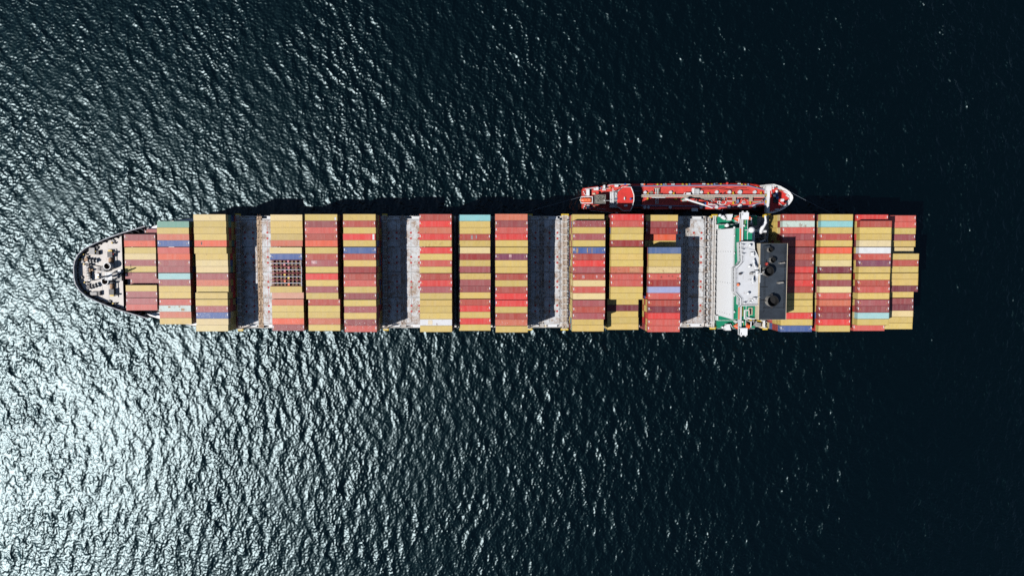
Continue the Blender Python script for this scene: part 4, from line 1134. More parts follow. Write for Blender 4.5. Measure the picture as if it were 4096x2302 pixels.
for x, y, w, h in ((700, 108, 26, 46), (850, 150, 40, 40), (895, 190, 70, 40), (690, 1240, 30, 30), (860, 1245, 50, 26)):
    c = rect(Z5, x - w / 2, y - h / 2, x + w / 2, y + h / 2, 16.5); part('deck_house', MB().box(c[0], c[1], c[2], c[3], 14.2, 16.3), M['white_gear'] if x < 800 else M['grey_gear'], ship)
# provision crane on the tanker side
q = Z5(948, 236, 27); k1 = Z5(1012, 128, 28); k2 = Z5(1010, 62, 28); k3 = Z5(1015, 236, 27)
cr = part('crane_pedestal', MB().cyl((q[0], q[1], Z_DECK), (q[0], q[1], 27), 0.85, n=14).ball((q[0], q[1], 27), 1.15, 12), M['white'], ship)
part('crane_jib', MB().cyl((q[0], q[1], 27.3), (k1[0], k1[1], 28), .75, .6, n=10).cyl((k1[0], k1[1], 28), (k2[0], k2[1], 27.5), .42, .35, n=10), M['white'], cr)
part('crane_brace', MB().cyl((q[0], q[1], 27), (k3[0], k3[1], 27), .5, n=10), M['white'], cr)
part('crane_block', MB().cyl((k2[0], k2[1], 26.2), (k2[0], k2[1], 27.6), .6, n=10), M['yellow'], cr)
a = Z5(1008, 60, 20); b = Z5(1008, 330, 20)
part('gantry_beam', MB().box(a[0] - .3, a[0] + .3, b[1], a[1], 19.6, 20.1).cyl((a[0], a[1] - .5, Z_DECK), (a[0], a[1] - .5, 19.6), .25).cyl((b[0], b[1] + .5, Z_DECK), (b[0], b[1] + .5, 19.6), .25), M['cream'], ship)
a, b = Z5(945, 360, 24), Z5(1010, 335, 24)
part('gantry_beam', MB().cyl((a[0], a[1], 24), (b[0], b[1], 23), .4), M['white'], ship)
# davit, stores and tender on the open side
c = rect(Z5, 985, 1228, 1002, 1305, 19)
part('davit_arm', MB().box(c[0], c[1], c[2], c[3], 18.4, 19).box(c[0], c[1], c[3] - .5, c[3], 14.2, 18.39), M['white'], ship)
for x, y, sx, sy, mt in ((905, 1262, 4.6, 2.0, 'grey_gear'), (840, 1232, 3.0, 1.2, 'yellow'), (940, 1240, 2.0, 1.0, 'yellow'), (970, 1285, 1.2, 2.0, 'cream'), (862, 1250, .8, 2.6, 'white'), (1003, 1315, 1.6, .6, 'yellow')):
    q = Z5(x, y, 16); part('stores_bin', MB().cbox((q[0], q[1], 15.2), (sx, sy, 2.0), 0, -.1), M[mt], ship)
for x, y in ((500, 60), (620, 45), (450, 62), (440, 1308), (470, 1300), (425, 1305), (400, 75), (1045, 62)):
    q = Z5(x, y, 14); part('boarding_gate', MB().cbox((q[0], q[1], 13.6), (1.2, .7, 1.1)), M['yellow'], ship)

# ------------------------------------------------------------------ lifeboats beneath the wings
def lifeboat(x0, x1, y, z, label):
    L = x1 - x0; xm = (x0 + x1) / 2
    root = thing('lifeboat', label, 'lifeboat', (xm, y, z), 'enclosed lifeboats under the bridge wings')
    hb = MB(); n = 9; rings = []
    for i in range(n):
        t = i / (n - 1) * 2 - 1; w = 1.45 * (1 - abs(t) ** 3.2 * 0.92); x = xm + t * L / 2
        rings.append([(x, y - w, z + 1.2), (x, y - w * .75, z + .5), (x, y, z + .25 * abs(t)), (x, y + w * .75, z + .5), (x, y + w, z + 1.2)])
    for r in rings: hb.v += r
    for i in range(n - 1):
        for k in range(4): a = i * 5 + k; hb.f.append((a, a + 1, a + 6, a + 5)); hb.m.append(0)
    part('boat_hull', hb, M['orange'], root, True)
    cb = MB(); rings = []
    for i in range(n):
        t = i / (n - 1) * 2 - 1; w = 1.42 * (1 - abs(t) ** 3.0 * 0.94); h = 1.0 * (1 - abs(t) ** 4 * .8); x = xm + t * L / 2
        rings.append([(x, y - w, z + 1.2), (x, y - w * .8, z + 1.2 + h * .7), (x, y, z + 1.2 + h), (x, y + w * .8, z + 1.2 + h * .7), (x, y + w, z + 1.2)])
    for r in rings: cb.v += r
    for i in range(n - 1):
        for k in range(4): a = i * 5 + k; cb.f.append((a, a + 5, a + 6, a + 1)); cb.m.append(0)
    part('canopy', cb, M['orange'], root, True)
    part('helm_cupola', MB().cbox((xm + L * .25, y, z + 2.35), (1.1, 1.2, .7)), M['orange'], root)
    for s in (-1, 1): part('lifting_hook', MB().cyl((xm + s * L * .38, y, z + 1.9), (xm + s * L * .38, y, z + 2.9), .12), M['white'], root)
    part('grab_line', MB().cyl((xm - L * .4, y - 1.45, z + 1.1), (xm + L * .4, y - 1.45, z + 1.1), .05, n=5), M['rope'], root)


for s, yy in ((1, 92), (-1, 1292)):
    a, b = Z5(662 if s > 0 else 656, yy, 19), Z5(868 if s > 0 else 862, yy, 19)
    lifeboat(a[0], b[0], a[1], 17.2, 'orange enclosed lifeboat under the bridge wing on the ' + ('tanker side' if s > 0 else 'open-water side'))
    for xx in (a[0] + 1.2, b[0] - 1.2):
        part('boat_davit', MB().cyl((xx, a[1] - s * 2.2, 14.2), (xx, a[1] - s * 1.9, 20.8), .22).cyl((xx, a[1] - s * 1.9, 20.8), (xx, a[1] + s * .2, 20.6), .2), M['white'], ship)

# ------------------------------------------------------------------ the bunker tanker alongside
ZT, ZTR, ZFC, ZPO, ZWH = 3.6, 4.5, 6.2, 6.6, 11.5
tank = thing('bunker_tanker', 'small red-decked bunker tanker with white bow moored beside the container ship', 'tanker', (T3(1290, 490, 0)[0], T3(1290, 490, 0)[1], 0))
TY = T3(1290, 500, ZT)[1]
up = [T2(185, 285, ZPO), T2(700, 215, ZPO), T2(1250, 145, ZPO), T2(1830, 135, ZT), T3(200, 112, ZT), T3(2500, 100, ZT), T4(1050, 100, ZT), T4(1250, 130, ZT), T4(1400, 168, ZFC),
      T4(1600, 138, ZFC), T4(1830, 122, ZFC), T4(2040, 185, ZFC), T4(2230, 290, ZFC), T4(2340, 370, ZFC), T4(2420, 480, ZFC), T4(2435, 560, ZFC)]
lo = [T2(185, 985, ZPO), T2(700, 1060, ZPO), T2(1250, 1120, ZPO), T4(1050, 985, ZT), T4(1500, 1030, ZFC), T4(1850, 1020, ZFC), T4(2000, 970, ZFC), T4(2150, 900, ZFC), T4(2300, 790, ZFC), T4(2400, 650, ZFC)]
hb = max(p[1] for p in up) - TY
lo = [(x, y) for x, y in lo]
lo[3] = (lo[3][0], TY - hb + 0.2)
poly = up + lo[::-1]
def inset_poly(pl, d):
    c = Vector((sum(p[0] for p in pl) / len(pl), sum(p[1] for p in pl) / len(pl))); n = len(pl); out = []
    for i in range(n):
        a, b, e = Vector(pl[i - 1]), Vector(pl[i]), Vector(pl[(i + 1) % n])
        d1 = (b - a).normalized(); d2 = (e - b).normalized(); nn = Vector((-(d1 + d2).y, (d1 + d2).x))
        nn = nn.normalized() if nn.length > 1e-4 else Vector((0, 0))
        if nn.dot(c - b) < 0 and abs(nn.dot((c - b).normalized())) > .05: nn = -nn
        out.append((b.x + nn.x * d, b.y + nn.y * d))
    return out
hm = MB(); n = len(poly)
def zdeck(x):
    return ZFC - 0.05 if x > T4(1400, 160, ZFC)[0] else (ZPO - .05 if x < T2(1830, 135, ZT)[0] else ZT - 0.05)
low_ring = inset_poly(poly, 0.5)
hm.add([(x, y, zdeck(x)) for x, y in poly] + [(x, y, -2.5) for x, y in low_ring], [(i, n + i, n + (i + 1) % n, (i + 1) % n) for i in range(n)])
part('hull', hm, M['tank_red'], tank)
xa, xf = T2(1800, 300, ZT)[0], T4(1640, 300, ZT)[0]
mid_top = [p for p in up if xa - .5 <= p[0] <= xf + 1]; ytop = T3(200, 108, ZT)[1]
part('main_deck', MB().prism([(xa, ytop - .2), (T4(1050, 104, ZT)[0], ytop - .05), (xf, ytop - 1.6), (xf, 2 * TY - ytop + 1.2), (T4(1050, 104, ZT)[0], 2 * TY - ytop + .2), (xa, 2 * TY - ytop + .2)], 1.0, ZT), M['tank_red'], tank)
tr = [T3(62, 200, ZTR), T4(450, 175, ZTR), T4(1050, 190, ZTR), T4(1560, 320, ZTR), T4(1560, 760, ZTR), T4(1050, 905, ZTR), T4(450, 915, ZTR), T3(62, 915, ZTR)]
part('cargo_trunk', MB().prism(tr, ZT, ZTR), M['tank_red_worn'], tank)
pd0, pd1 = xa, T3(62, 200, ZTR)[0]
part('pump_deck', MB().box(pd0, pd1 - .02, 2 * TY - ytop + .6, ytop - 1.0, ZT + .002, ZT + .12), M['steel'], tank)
for i in range(5):
    yy = TY - 4 + i * 2; part('cargo_pipe', MB().cyl((pd0 + .6, yy, ZT + .5), (pd1 - .2, yy, ZT + .5), .12, n=6), M['tank_blue'], tank)
# poop and forecastle
po = [T2(185, 300, ZPO), T2(700, 232, ZPO), T2(1250, 165, ZPO), T2(1790, 150, ZPO), T2(1860, 500, ZPO), T2(1790, 1110, ZPO), T2(1250, 1110, ZPO), T2(700, 1050, ZPO), T2(185, 975, ZPO)]
part('poop_deck', MB().prism(po, 2.0, ZPO), M['tank_red_worn'], tank)
fc = [T4(1640, 160, ZFC), T4(1830, 140, ZFC), T4(2040, 200, ZFC), T4(2230, 305, ZFC), T4(2340, 385, ZFC), T4(2405, 490, ZFC), T4(2420, 565, ZFC), T4(2385, 645, ZFC), T4(2285, 780, ZFC), T4(2140, 885, ZFC), T4(1990, 955, ZFC), T4(1850, 1005, ZFC), T4(1640, 1020, ZFC)]
part('forecastle_deck', MB().prism(fc, 2.0, ZFC - 0.2), M['tank_red'], tank)
# white bow bulwark, broad top seen from above, with stays
ot = [T4(*q, ZFC + 1) for q in ((1390, 165), (1600, 138), (1830, 121), (2040, 184), (2230, 289), (2340, 369), (2421, 480), (2437, 570), (2401, 650), (2300, 790), (2150, 900), (2000, 970), (1850, 1020), (1660, 1040))]
it = [T4(*q, ZFC + 1) for q in ((1440, 210), (1600, 190), (1800, 172), (1990, 238), (2170, 340), (2270, 415), (2348, 505), (2358, 570), (2330, 640), (2235, 765), (2110, 865), (1970, 930), (1840, 980), (1680, 1000))]
bm = MB(); k = len(ot)
bm.add([(x, y, ZFC + 1.1) for x, y in ot] + [(x, y, ZFC - .1) for x, y in it] + [(x, y, ZFC - .6) for x, y in ot],
       [(i, i + 1, k + i + 1, k + i) for i in range(k - 1)] + [(i, 2 * k + i, 2 * k + i + 1, i + 1) for i in range(k - 1)])
bul = part('bow_bulwark', bm, M['white'], tank)
for i in range(k - 1):
    for t in (0.2, 0.55, 0.9):
        a = Vector(ot[i]) + (Vector(ot[i + 1]) - Vector(ot[i])) * t; b = Vector(it[i]) + (Vector(it[i + 1]) - Vector(it[i])) * t
        d = (b - a).normalized(); e = b + d * 0.55; w = Vector((-d.y, d.x)) * .10
        part('bulwark_stay', MB().add([(b.x + w.x, b.y + w.y, ZFC - .2), (b.x - w.x, b.y - w.y, ZFC - .2), (e.x, e.y, ZFC - .2), (b.x, b.y, ZFC + .55)], [(0, 1, 3), (1, 2, 3), (2, 0, 3)]), M['white'], bul)
c = rect(T4, 1635, 190, 1700, 1030, ZFC)
part('forecastle_step', MB().box(c[0], c[1], c[2], c[3] - 0.5, ZT, ZFC + .1), M['white'], tank)
c = rect(T4, 1600, 165, 1765, 330, ZFC); part('breakwater', MB().box(c[0], c[1], c[2], c[3], ZT, ZFC + .15), M['white'], tank)
for x, y in ((1570, 225), (1520, 235), (1610, 240)):
    q = T4(x, y, 5); part('bulwark_bracket', MB().cbox((q[0], q[1], 5), (.25, 1.0, 1.2)), M['white'], tank)
# forecastle gear
for x, y, r in ((2160, 362, .30), (2203, 394, .3), (2232, 480, .3), (2280, 520, .3), (2280, 648, .3), (2230, 688, .3), (2198, 775, .3), (2142, 812, .3), (1800, 210, .28), (1800, 265, .28)):
    q = T4(x, y, ZFC); part('bollard', MB().cyl((q[0], q[1], ZFC - .2), (q[0], q[1], ZFC + .7), r, n=10).cyl((q[0], q[1], ZFC + .7), (q[0], q[1], ZFC + .8), r * 1.2, n=10), M['white'], tank)
c = rect(T4, 2050, 590, 2148, 672, ZFC); part('hatch', MB().box(c[0], c[1], c[2], c[3], ZFC - .2, ZFC + .45), M['white'], tank)
q = T4(2015, 240, ZFC); part('anchor_reel', MB().cyl((q[0], q[1], ZFC - .2), (q[0], q[1], ZFC + .5), .75, n=14), M['roof_grey'], tank)
q = T4(1915, 200, ZFC); part('fairlead', MB().cbox((q[0], q[1], ZFC + .2), (.7, 1.1, .8)), M['steel'], tank)
wl_ = part('anchor_windlass', MB().cbox((*T4(1900, 550, ZFC), ZFC), (2.0, 4.2, .5)), M['steel'], tank)
for x, y, mt in ((1905, 360, 'white_gear'), (1900, 440, 'blue'), (1920, 555, 'blue'), (1835, 490, 'white_gear')):
    q = T4(x, y, ZFC); part('windlass_drum', MB().cyl((q[0], q[1] - .5, ZFC + .8), (q[0], q[1] + .5, ZFC + .8), .55, n=12), M[mt], wl_)
for a, b in (((1750, 345), (1765, 455)), ((1975, 710), (2120, 820)), ((1960, 360), (2160, 330))):
    p0, p1 = T4(*a, ZFC), T4(*b, ZFC); part('boom', MB().cyl((p0[0], p0[1], ZFC + .6), (p1[0], p1[1], ZFC + .5), .10), M['white_gear'] if a[0] != 1960 else M['tank_red'], tank)
q = T4(1920, 930, ZFC); part('deck_locker', MB().cbox((q[0], q[1], ZFC + .3), (1.2, .9, 1.0)), M['white_gear'], tank)
q = T4(2050, 320, ZFC); part('deck_locker', MB().cbox((q[0], q[1], ZFC + .1), (.8, .6, .6)), M['brown'], tank)
# blue rail pipe along the sides
pts = [(*T3(10, 190, ZTR), ZTR + .3), (*T3(1900, 172, ZTR), ZTR + .3), (*T4(500, 165, ZTR), ZTR + .3), (*T4(1050, 182, ZTR), ZTR + .3), (*T4(1560, 312, ZTR), ZTR + .3)]
part('rail_pipe', MB().tube(pts, .24, 8), M['tank_blue'], tank)
part('rail_pipe', MB().tube([(x, 2 * TY - y, z) for x, y, z in pts], .24, 8), M['tank_blue'], tank)
c = rect(T4, 1545, 330, 1575, 430, ZTR); part('rail_pipe', MB().box(c[0], c[1], c[2], c[3], ZT, ZTR + .5), M['roof_grey'], tank)
c = rect(T4, 1540, 560, 1560, 820, ZTR); part('rail_pipe', MB().box(c[0], c[1], c[2], c[3], ZT, ZTR + .5), M['tank_blue'], tank)
# catwalk of separate gratings
ZC = 6.4
m_gr = None
x0, x1 = T3(45, 490, ZC)[0], T4(1560, 490, ZC)[0]; y0, y1 = T3(100, 525, ZC)[1], T3(100, 465, ZC)[1]
cw = part('catwalk', MB().box(x0, x1, y1, y1 + .12, ZC - .25, ZC + .05).box(x0, x1, y0 - .1, y0, ZC - .25, ZC).rail([(x0, y1 + .06), (x1, y1 + .06)], ZC, 1.0, 2.4, .03), M['white_gear'], tank)
ng = 43; gw = (x1 - x0) / ng
m_gr = MB().box(-gw / 2 + .04, gw / 2 - .04, -(y1 - y0) / 2 + .02, (y1 - y0) / 2 - .02, -.06, 0).mesh('grating_panel', [M['grating']])
for i in range(ng): link('grating_panel', m_gr, cw, (x0 + gw * (i + .5), (y0 + y1) / 2, ZC + random.uniform(-.01, .03)))
for i in range(0, ng, 4): part('catwalk_leg', MB().cyl((x0 + gw * i, (y0 + y1) / 2, ZTR), (x0 + gw * i, (y0 + y1) / 2, ZC - .1), .12, n=6), M['white_gear'], cw)
c = rect(T3, 1385, 460, 1460, 660, ZC); part('crane_landing', MB().box(c[0], c[1], c[2], c[3], ZTR, ZC + .02), M['grating'], tank)
for xx in (600, 1120):
    c = rect(T4, xx - 55, 525, xx + 55, 660, ZC - .3); part('side_landing', MB().box(c[0], c[1], c[2], c[3], ZC - .5, ZC - .4), M['grating'], cw)
# tank hatches and domes
for f, x, y, r in ((T3, 160, 385, .62), (T3, 958, 380, .62), (T3, 1918, 378, .62), (T3, 2398, 372, .66), (T4, 455, 372, .66), (T4, 782, 375, .82), (T4, 1245, 372, .66),
                   (T3, 150, 848, .62), (T3, 262, 850, .55), (T3, 945, 845, .62), (T3, 1910, 845, .62), (T3, 2395, 840, .66), (T4, 440, 832, .66), (T4, 785, 808, .8), (T4, 1232, 815, .66)):
    q = f(x, y, 5.4)
    d = part('tank_hatch', MB().cyl((q[0], q[1], ZTR), (q[0], q[1], 5.4), r, n=18), M['white'], tank)
    part('hatch_lid', MB().cyl((q[0], q[1], 5.4), (q[0], q[1], 5.5), r * 1.06, n=18).cyl((q[0], q[1], 5.5), (q[0], q[1], 5.6), r * .3, n=8), M['roof_grey'], d)
q = T3(350, 392, 5.2); part('tank_hatch', MB().pipe(q[0], q[1], ZTR, 5.2, .68, .5).cyl((q[0], q[1], ZTR), (q[0], q[1], 5.0), .3, n=10), M['grating'], tank)
# yellow ladders
for f, x, y, a in ((T3, 250, 432, .3), (T3, 1055, 430, .3), (T3, 2140, 425, .3), (T4, 575, 412, .4), (T4, 1445, 408, .5), (T3, 240, 590, 0), (T4, 575, 712, -.2), (T4, 1105, 705, -.2), (T4, 1595, 470, 0), (T4, 1595, 675, 0)):
    q = f(x, y, 6); L_ = 1.15 if (x, y) != (1595, 470) else .9
    st = part('ladder', MB().cbox((q[0] - .3, q[1], 5.7), (.06, L_, .25), 0, a).cbox((q[0] + .3, q[1], 5.7), (.06, L_, .25), 0, a).cyl((q[0], q[1], ZTR), (q[0], q[1], 5.6), .08), M['yellow'], tank)
    for j in range(4): part('tread', MB().cbox((q[0], q[1] + (j - 1.5) * L_ / 4, 5.55 + .1 * j), (.56, L_ / 4.6, .05), 0, a), M['yellow'], st)
# manifolds
c = rect(T3, 460, 245, 615, 440, 5.6)
mf = part('manifold_tray', MB().box(c[0], c[1], c[2] + .9, c[3], ZTR, 5.4), M['soot'], tank)
for i in range(4):
    xx = c[0] + .4 + i * (c[1] - c[0] - .8) / 3
    part('manifold_pipe', MB().cyl((xx, c[3] - .5, 5.7), (xx, c[2] - .3, 5.7), .13, n=8).cyl((xx, c[3] - .5, 5.7), (xx, c[3] - .5, 5.1), .2, n=8), M['white_gear'] if i % 2 == 0 else M['grating'], mf)
part('manifold_edge', MB().box(c[0] - .1, c[1] + .1, c[3] - .3, c[3] + .05, ZTR, 5.5), M['grating'], mf)
for i in range(3):
    xx = c[0] + .5 + i * .55
    part('cargo_pipe', MB().cyl((xx, TY - .6, 5.2), (xx, 2 * TY - c[3] - .2, 5.2), .14, n=8), M['white_gear'], tank)
c = rect(T3, 1640, 245, 1885, 420, 5.8)
mf = part('manifold_tray', MB().box(c[0], c[1], c[2], c[3], ZTR, 5.2), M['white_gear'], tank)
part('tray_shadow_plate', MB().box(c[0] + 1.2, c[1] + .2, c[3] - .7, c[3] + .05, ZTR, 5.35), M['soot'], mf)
for i in range(5):
    xx = c[0] + .6 + i * .52
    part('manifold_pipe', MB().cyl((xx, c[3] - .4, 5.7), (xx, c[2] - .6, 5.6), .15, n=8).cyl((xx, c[3] - .7, 5.2), (xx, c[3] - .7, 6.1), .12, n=8), M['white'], mf)
c = rect(T3, 1630, 870, 1760, 970, 5.8); part('manifold_tray', MB().box(c[0], c[1] + .8, c[2], c[3], ZTR, 5.2), M['white_gear'], tank)
c = rect(T3, 1430, 395, 1570, 455, 6); part('control_box', MB().box(c[0] + .2, c[1], c[2], c[3], ZTR, 6.6), M['white'], tank)
a, b = T3(1370, 450, 6.5), T3(1405, 390, 6.5); part('gangway_foot', MB().cyl((a[0], a[1], 6.3), (b[0], b[1], 6.5), .18), M['white'], tank)
# crane
q = T3(1455, 600, 10); e = T3(2262, 870, 11.5); m_ = T3(1990, 770, 11.2); hk = T3(2500, 965, 9)
cr = part('crane_column', MB().cyl((q[0], q[1], ZTR), (q[0], q[1], 9.8), .5, n=12).cbox((q[0], q[1], 9.8), (1.1, 1.0, .8)), M['white'], tank)
part('crane_boom', MB().cyl((q[0], q[1], 10.1), (m_[0], m_[1], 11.2), .44, .38, n=8).cyl((m_[0], m_[1], 11.2), (e[0], e[1], 11.6), .26, .22, n=8), M['white'], cr)
part('boom_tip', MB().cyl((e[0], e[1], 11.6), (hk[0], hk[1], 11.9), .12, n=8), M['steel'], cr)
part('crane_hook', MB().cbox((hk[0], hk[1], 11.4), (.45, .3, .9), 0, .6).cyl((hk[0], hk[1], 11.0), (hk[0] + .35, hk[1] + .4, 11.3), .12), M['white'], cr)
c = rect(T3, 1310, 570, 1360, 620, 6); part('green_locker', MB().box(c[0], c[1], c[2], c[3], ZTR, 6.0), M['green'], tank)
c = rect(T3, 1080, 565, 1155, 610, 5.5); part('yellow_locker', MB().box(c[0], c[1], c[2], c[3], ZTR, 5.5), M['yellow'], tank)
# long pipes, loops and valves abeam of the catwalk
for f, pl, r, mt in ((T3, [(1890, 560), (2330, 560)], .30, 'grating'), (T3, [(370, 545), (790, 545)], .16, 'white_gear'), (T3, [(2120, 765), (2576, 765)], .17, 'white'),
                 (T4, [(0, 765), (270, 762), (320, 740), (345, 700), (345, 660)], .17, 'white'), (T4, [(0, 735), (160, 735)], .13, 'white'), (T4, [(380, 655), (530, 660)], .2, 'white'), (T4, [(1180, 675), (1440, 685)], .32, 'grating'),
                 (T4, [(1180, 592), (1560, 592)], .2, 'soot'), (T4, [(1180, 660), (1440, 660)], .1, 'white_gear'), (T4, [(370, 590), (560, 590)], .16, 'soot'), (T4, [(0, 570), (150, 570)], .2, 'soot'), (T4, [(0, 632), (330, 632)], .18, 'soot'),
                 (T4, [(720, 592), (800, 592)], .2, 'soot'), (T4, [(940, 590), (1075, 590)], .18, 'soot'), (T3, [(1490, 540), (1890, 575)], .3, 'soot'), (T3, [(1880, 600), (2330, 600)], .12, 'white_gear'),
                 (T3, [(2140, 735), (2150, 670), (2210, 640), (2260, 670)], .13, 'white'), (T3, [(2420, 735), (2430, 670), (2490, 650), (2540, 690)], .13, 'white'), (T3, [(2140, 735), (2260, 740)], .13, 'white'), (T3, [(2420, 735), (2520, 740)], .13, 'white'),
                 (T4, [(70, 690), (90, 660), (150, 655), (150, 725)], .13, 'white'), (T4, [(840, 725), (855, 660), (930, 650)], .13, 'white'), (T4, [(840, 722), (955, 722)], .13, 'white'), (T4, [(880, 700), (960, 690)], .12, 'white'), (T4, [(380, 530), (380, 640)], .1, 'grating'), (T4, [(200, 540), (290, 540), (290, 640)], .12, 'white_gear')):
    pp = [(*f(x, y, 5.3), 5.3) for x, y in pl]
    part('cargo_pipe', MB().tube(pp, r, 8), M[mt], tank)
for f, x, y, mt in ((T3, 1730, 560, 'white_gear'), (T3, 1800, 600, 'tank_red'), (T3, 1700, 620, 'tank_red_worn'), (T3, 1780, 650, 'white_gear'), (T3, 1600, 560, 'soot'), (T3, 2400, 545, 'steel'), (T3, 2460, 570, 'grating'), (T3, 2100, 640, 'steel'), (T3, 2540, 560, 'soot'),
                    (T3, 2200, 640, 'steel'), (T3, 2400, 620, 'blue'), (T3, 2330, 640, 'white_gear'), (T4, 55, 545, 'steel'), (T4, 60, 630, 'blue'), (T4, 190, 600, 'steel'), (T4, 260, 575, 'white_gear'), (T4, 310, 560, 'grating'), (T4, 850, 600, 'white_gear'), (T4, 900, 560, 'steel'), (T4, 1000, 560, 'white_gear'),
                    (T4, 1530, 545, 'tank_red_worn'), (T4, 1490, 600, 'steel'), (T4, 1490, 640, 'white_gear'), (T4, 1050, 640, 'white_gear'), (T4, 980, 550, 'soot'), (T4, 640, 740, 'white_gear'), (T4, 700, 735, 'white'), (T4, 150, 430, 'white_gear'), (T4, 290, 400, 'tank_red_worn'), (T3, 2500, 425, 'white_gear'), (T3, 650, 435, 'roof_grey')):
    q = f(x, y, 5.4)
    v = part('valve', MB().cyl((q[0], q[1], ZTR), (q[0], q[1], 5.5), .16, n=8).cbox((q[0], q[1], 5.1), (.5, .4, .4), 0, x * .1), M[mt], tank)
    part('hand_wheel', MB().pipe(q[0], q[1], 5.55, 5.62, .28, .2, n=10), M['steel'], v)
c = rect(T4, 695, 610, 745, 715, 6); part('vent_box', MB().box(c[0], c[1], c[2], c[3], ZTR, 6.0), M['tank_blue'], tank)
q = T3(2015, 735, 5); part('blue_drum', MB().cyl((q[0], q[1], ZTR), (q[0], q[1], 5.3), .6, n=12), M['blue'], tank)
# side gear along the outer rail
for f, x, y, mt, r in ((T3, 548, 142, 'yellow', .40), (T3, 668, 142, 'yellow', .36), (T3, 1338, 138, 'yellow', .42), (T3, 1462, 140, 'yellow', .36), (T3, 2128, 138, 'yellow', .42), (T3, 2246, 140, 'yellow', .36), (T4, 838, 146, 'yellow', .42), (T4, 952, 152, 'yellow', .38), (T4, 1310, 225, 'yellow', .35), (T4, 185, 128, 'yellow', .3),
                        (T3, 40, 132, 'white', .3), (T3, 90, 132, 'white', .3), (T3, 1005, 130, 'white', .28), (T3, 1060, 130, 'white', .3), (T3, 1972, 120, 'white', .28), (T3, 2022, 122, 'white', .28), (T4, 733, 112, 'white', .25), (T4, 783, 112, 'white', .25)):
    q = f(x, y, 4.3); part('mooring_roller' if mt == 'yellow' else 'bollard', MB().cyl((q[0], q[1], ZT), (q[0], q[1], 4.4), r, n=12).cyl((q[0], q[1], 4.4), (q[0], q[1], 4.5), r * .6, n=10), M[mt], tank)
for f, x, y in ((T3, 740, 148), (T3, 1540, 145), (T3, 2320, 140), (T4, 1028, 150), (T4, 1480, 205)):
    q = f(x, y, 4); part('air_vent', MB().cbox((q[0], q[1], 4.1), (.55, .9, 1.0), 0, .2), M['tank_blue'] if x != 1480 else M['steel'], tank)
for f, x, y in ((T3, 795, 140), (T3, 425, 175), (T4, 55, 112)):
    q = f(x, y, 4); part('rope_coil', MB().cyl((q[0], q[1], ZT), (q[0], q[1], 4.1), .5, n=12), M['grating'] if x == 795 else M['steel'], tank)

# after end: deckhouse, wheelhouse, funnel
dk = [T2(*q, 9.0) for q in ((420, 470), (1160, 420), (1300, 480), (1300, 800), (1160, 800), (420, 800))]
part('deckhouse', MB().prism([T2(*q, 9.0) for q in ((1120, 400), (1900, 420), (1900, 960), (1120, 940))], ZPO, 9.0), M['white'], tank)
wr = [(1370, 395), (1550, 240), (1830, 240), (1885, 370), (1930, 520), (1930, 700), (1880, 900), (1815, 1050), (1560, 1055), (1365, 915)]
whb = part('wheelhouse', MB().prism([T2(x, y, ZWH) for x, y in [(1395, 415), (1560, 275), (1800, 275), (1850, 390), (1890, 530), (1890, 690), (1845, 880), (1790, 1010), (1570, 1015), (1390, 890)]], 9.0, ZWH - .1), M['white'], tank)
part('wheelhouse_roof', MB().prism([T2(x, y, ZWH) for x, y in wr], ZWH - .1, ZWH), M['tank_red'], whb)
rr = MB(); pr = [T2(x, y, ZWH) for x, y in wr]
for i in range(len(pr)):
    if i == len(pr) - 1: continue
    a, b = pr[i], pr[i + 1]
    rr.cyl((a[0], a[1], ZWH + .15), (b[0], b[1], ZWH + .15), .14, n=6)
rr.rail(pr, ZWH, 1.0, 1.4, .05)
part('roof_rail', rr, M['white'], whb)
q = T2(1832, 645, ZWH + 1); part('blue_dome', MB().cyl((q[0], q[1], ZWH), (q[0], q[1], ZWH + .6), .15).ball((q[0], q[1], ZWH + .9), .48, 12), M['blue'], whb)
c = rect(T2, 1600, 845, 1712, 905, ZWH); part('roof_hatch', MB().box(c[0], c[1], c[2], c[3], ZWH, ZWH + .4), M['white'], whb)
q = T2(1605, 635, ZWH); part('search_light', MB().cbox((q[0], q[1], ZWH + .5), (.4, 1.1, .7)), M['white'], whb)
for x, y in ((1870, 812), (1700, 1050), (1350, 800), (1870, 920)):
    q = T2(x, y, ZWH); part('antenna', MB().cyl((q[0], q[1], ZWH), (q[0], q[1], ZWH + 2), .05).cbox((q[0], q[1], ZWH + .4), (.3, .3, .4)), M['white'], whb)
# white signal mast aft of the wheelhouse
c = rect(T2, 1140, 405, 1280, 800, 13)
sm = part('signal_mast', MB().box(c[0] + .1, c[1] - .1, c[2] + .2, c[3] - .2, 9.0, 9.6).cyl((c[0] + .8, TY + 1, 9.6), (c[0] + .8, TY + 1, 17), .25, .14), M['white'], tank)
for i in range(5):
    xx = c[0] + .25 + i * (c[1] - c[0] - .5) / 4
    part('mast_rail', MB().cyl((xx, c[2] + .1, 10.6 + .2 * i), (xx, c[3] - .1, 10.6 + .2 * i), .12, n=6), M['white'], sm)
for z, w in ((12.5, 1.6), (14.5, 1.2)):
    part('mast_yard', MB().cyl((c[0] + .8, TY + 1 - w, z), (c[0] + .8, TY + 1 + w, z), .08, n=6).cyl((c[0] + .8, TY + 1, z), (c[0] + 2.2, TY + 1.3, z), .06, n=6), M['white'], sm)
for x, y in ((1330, 440), (1330, 480), (1320, 580), (1340, 640), (1310, 530)):
    q = T2(x, y, 12); part('flag_locker', MB().cbox((q[0], q[1], 11.9), (.45, .35, .8)), M['white'] if y != 640 else M['blue'], sm)
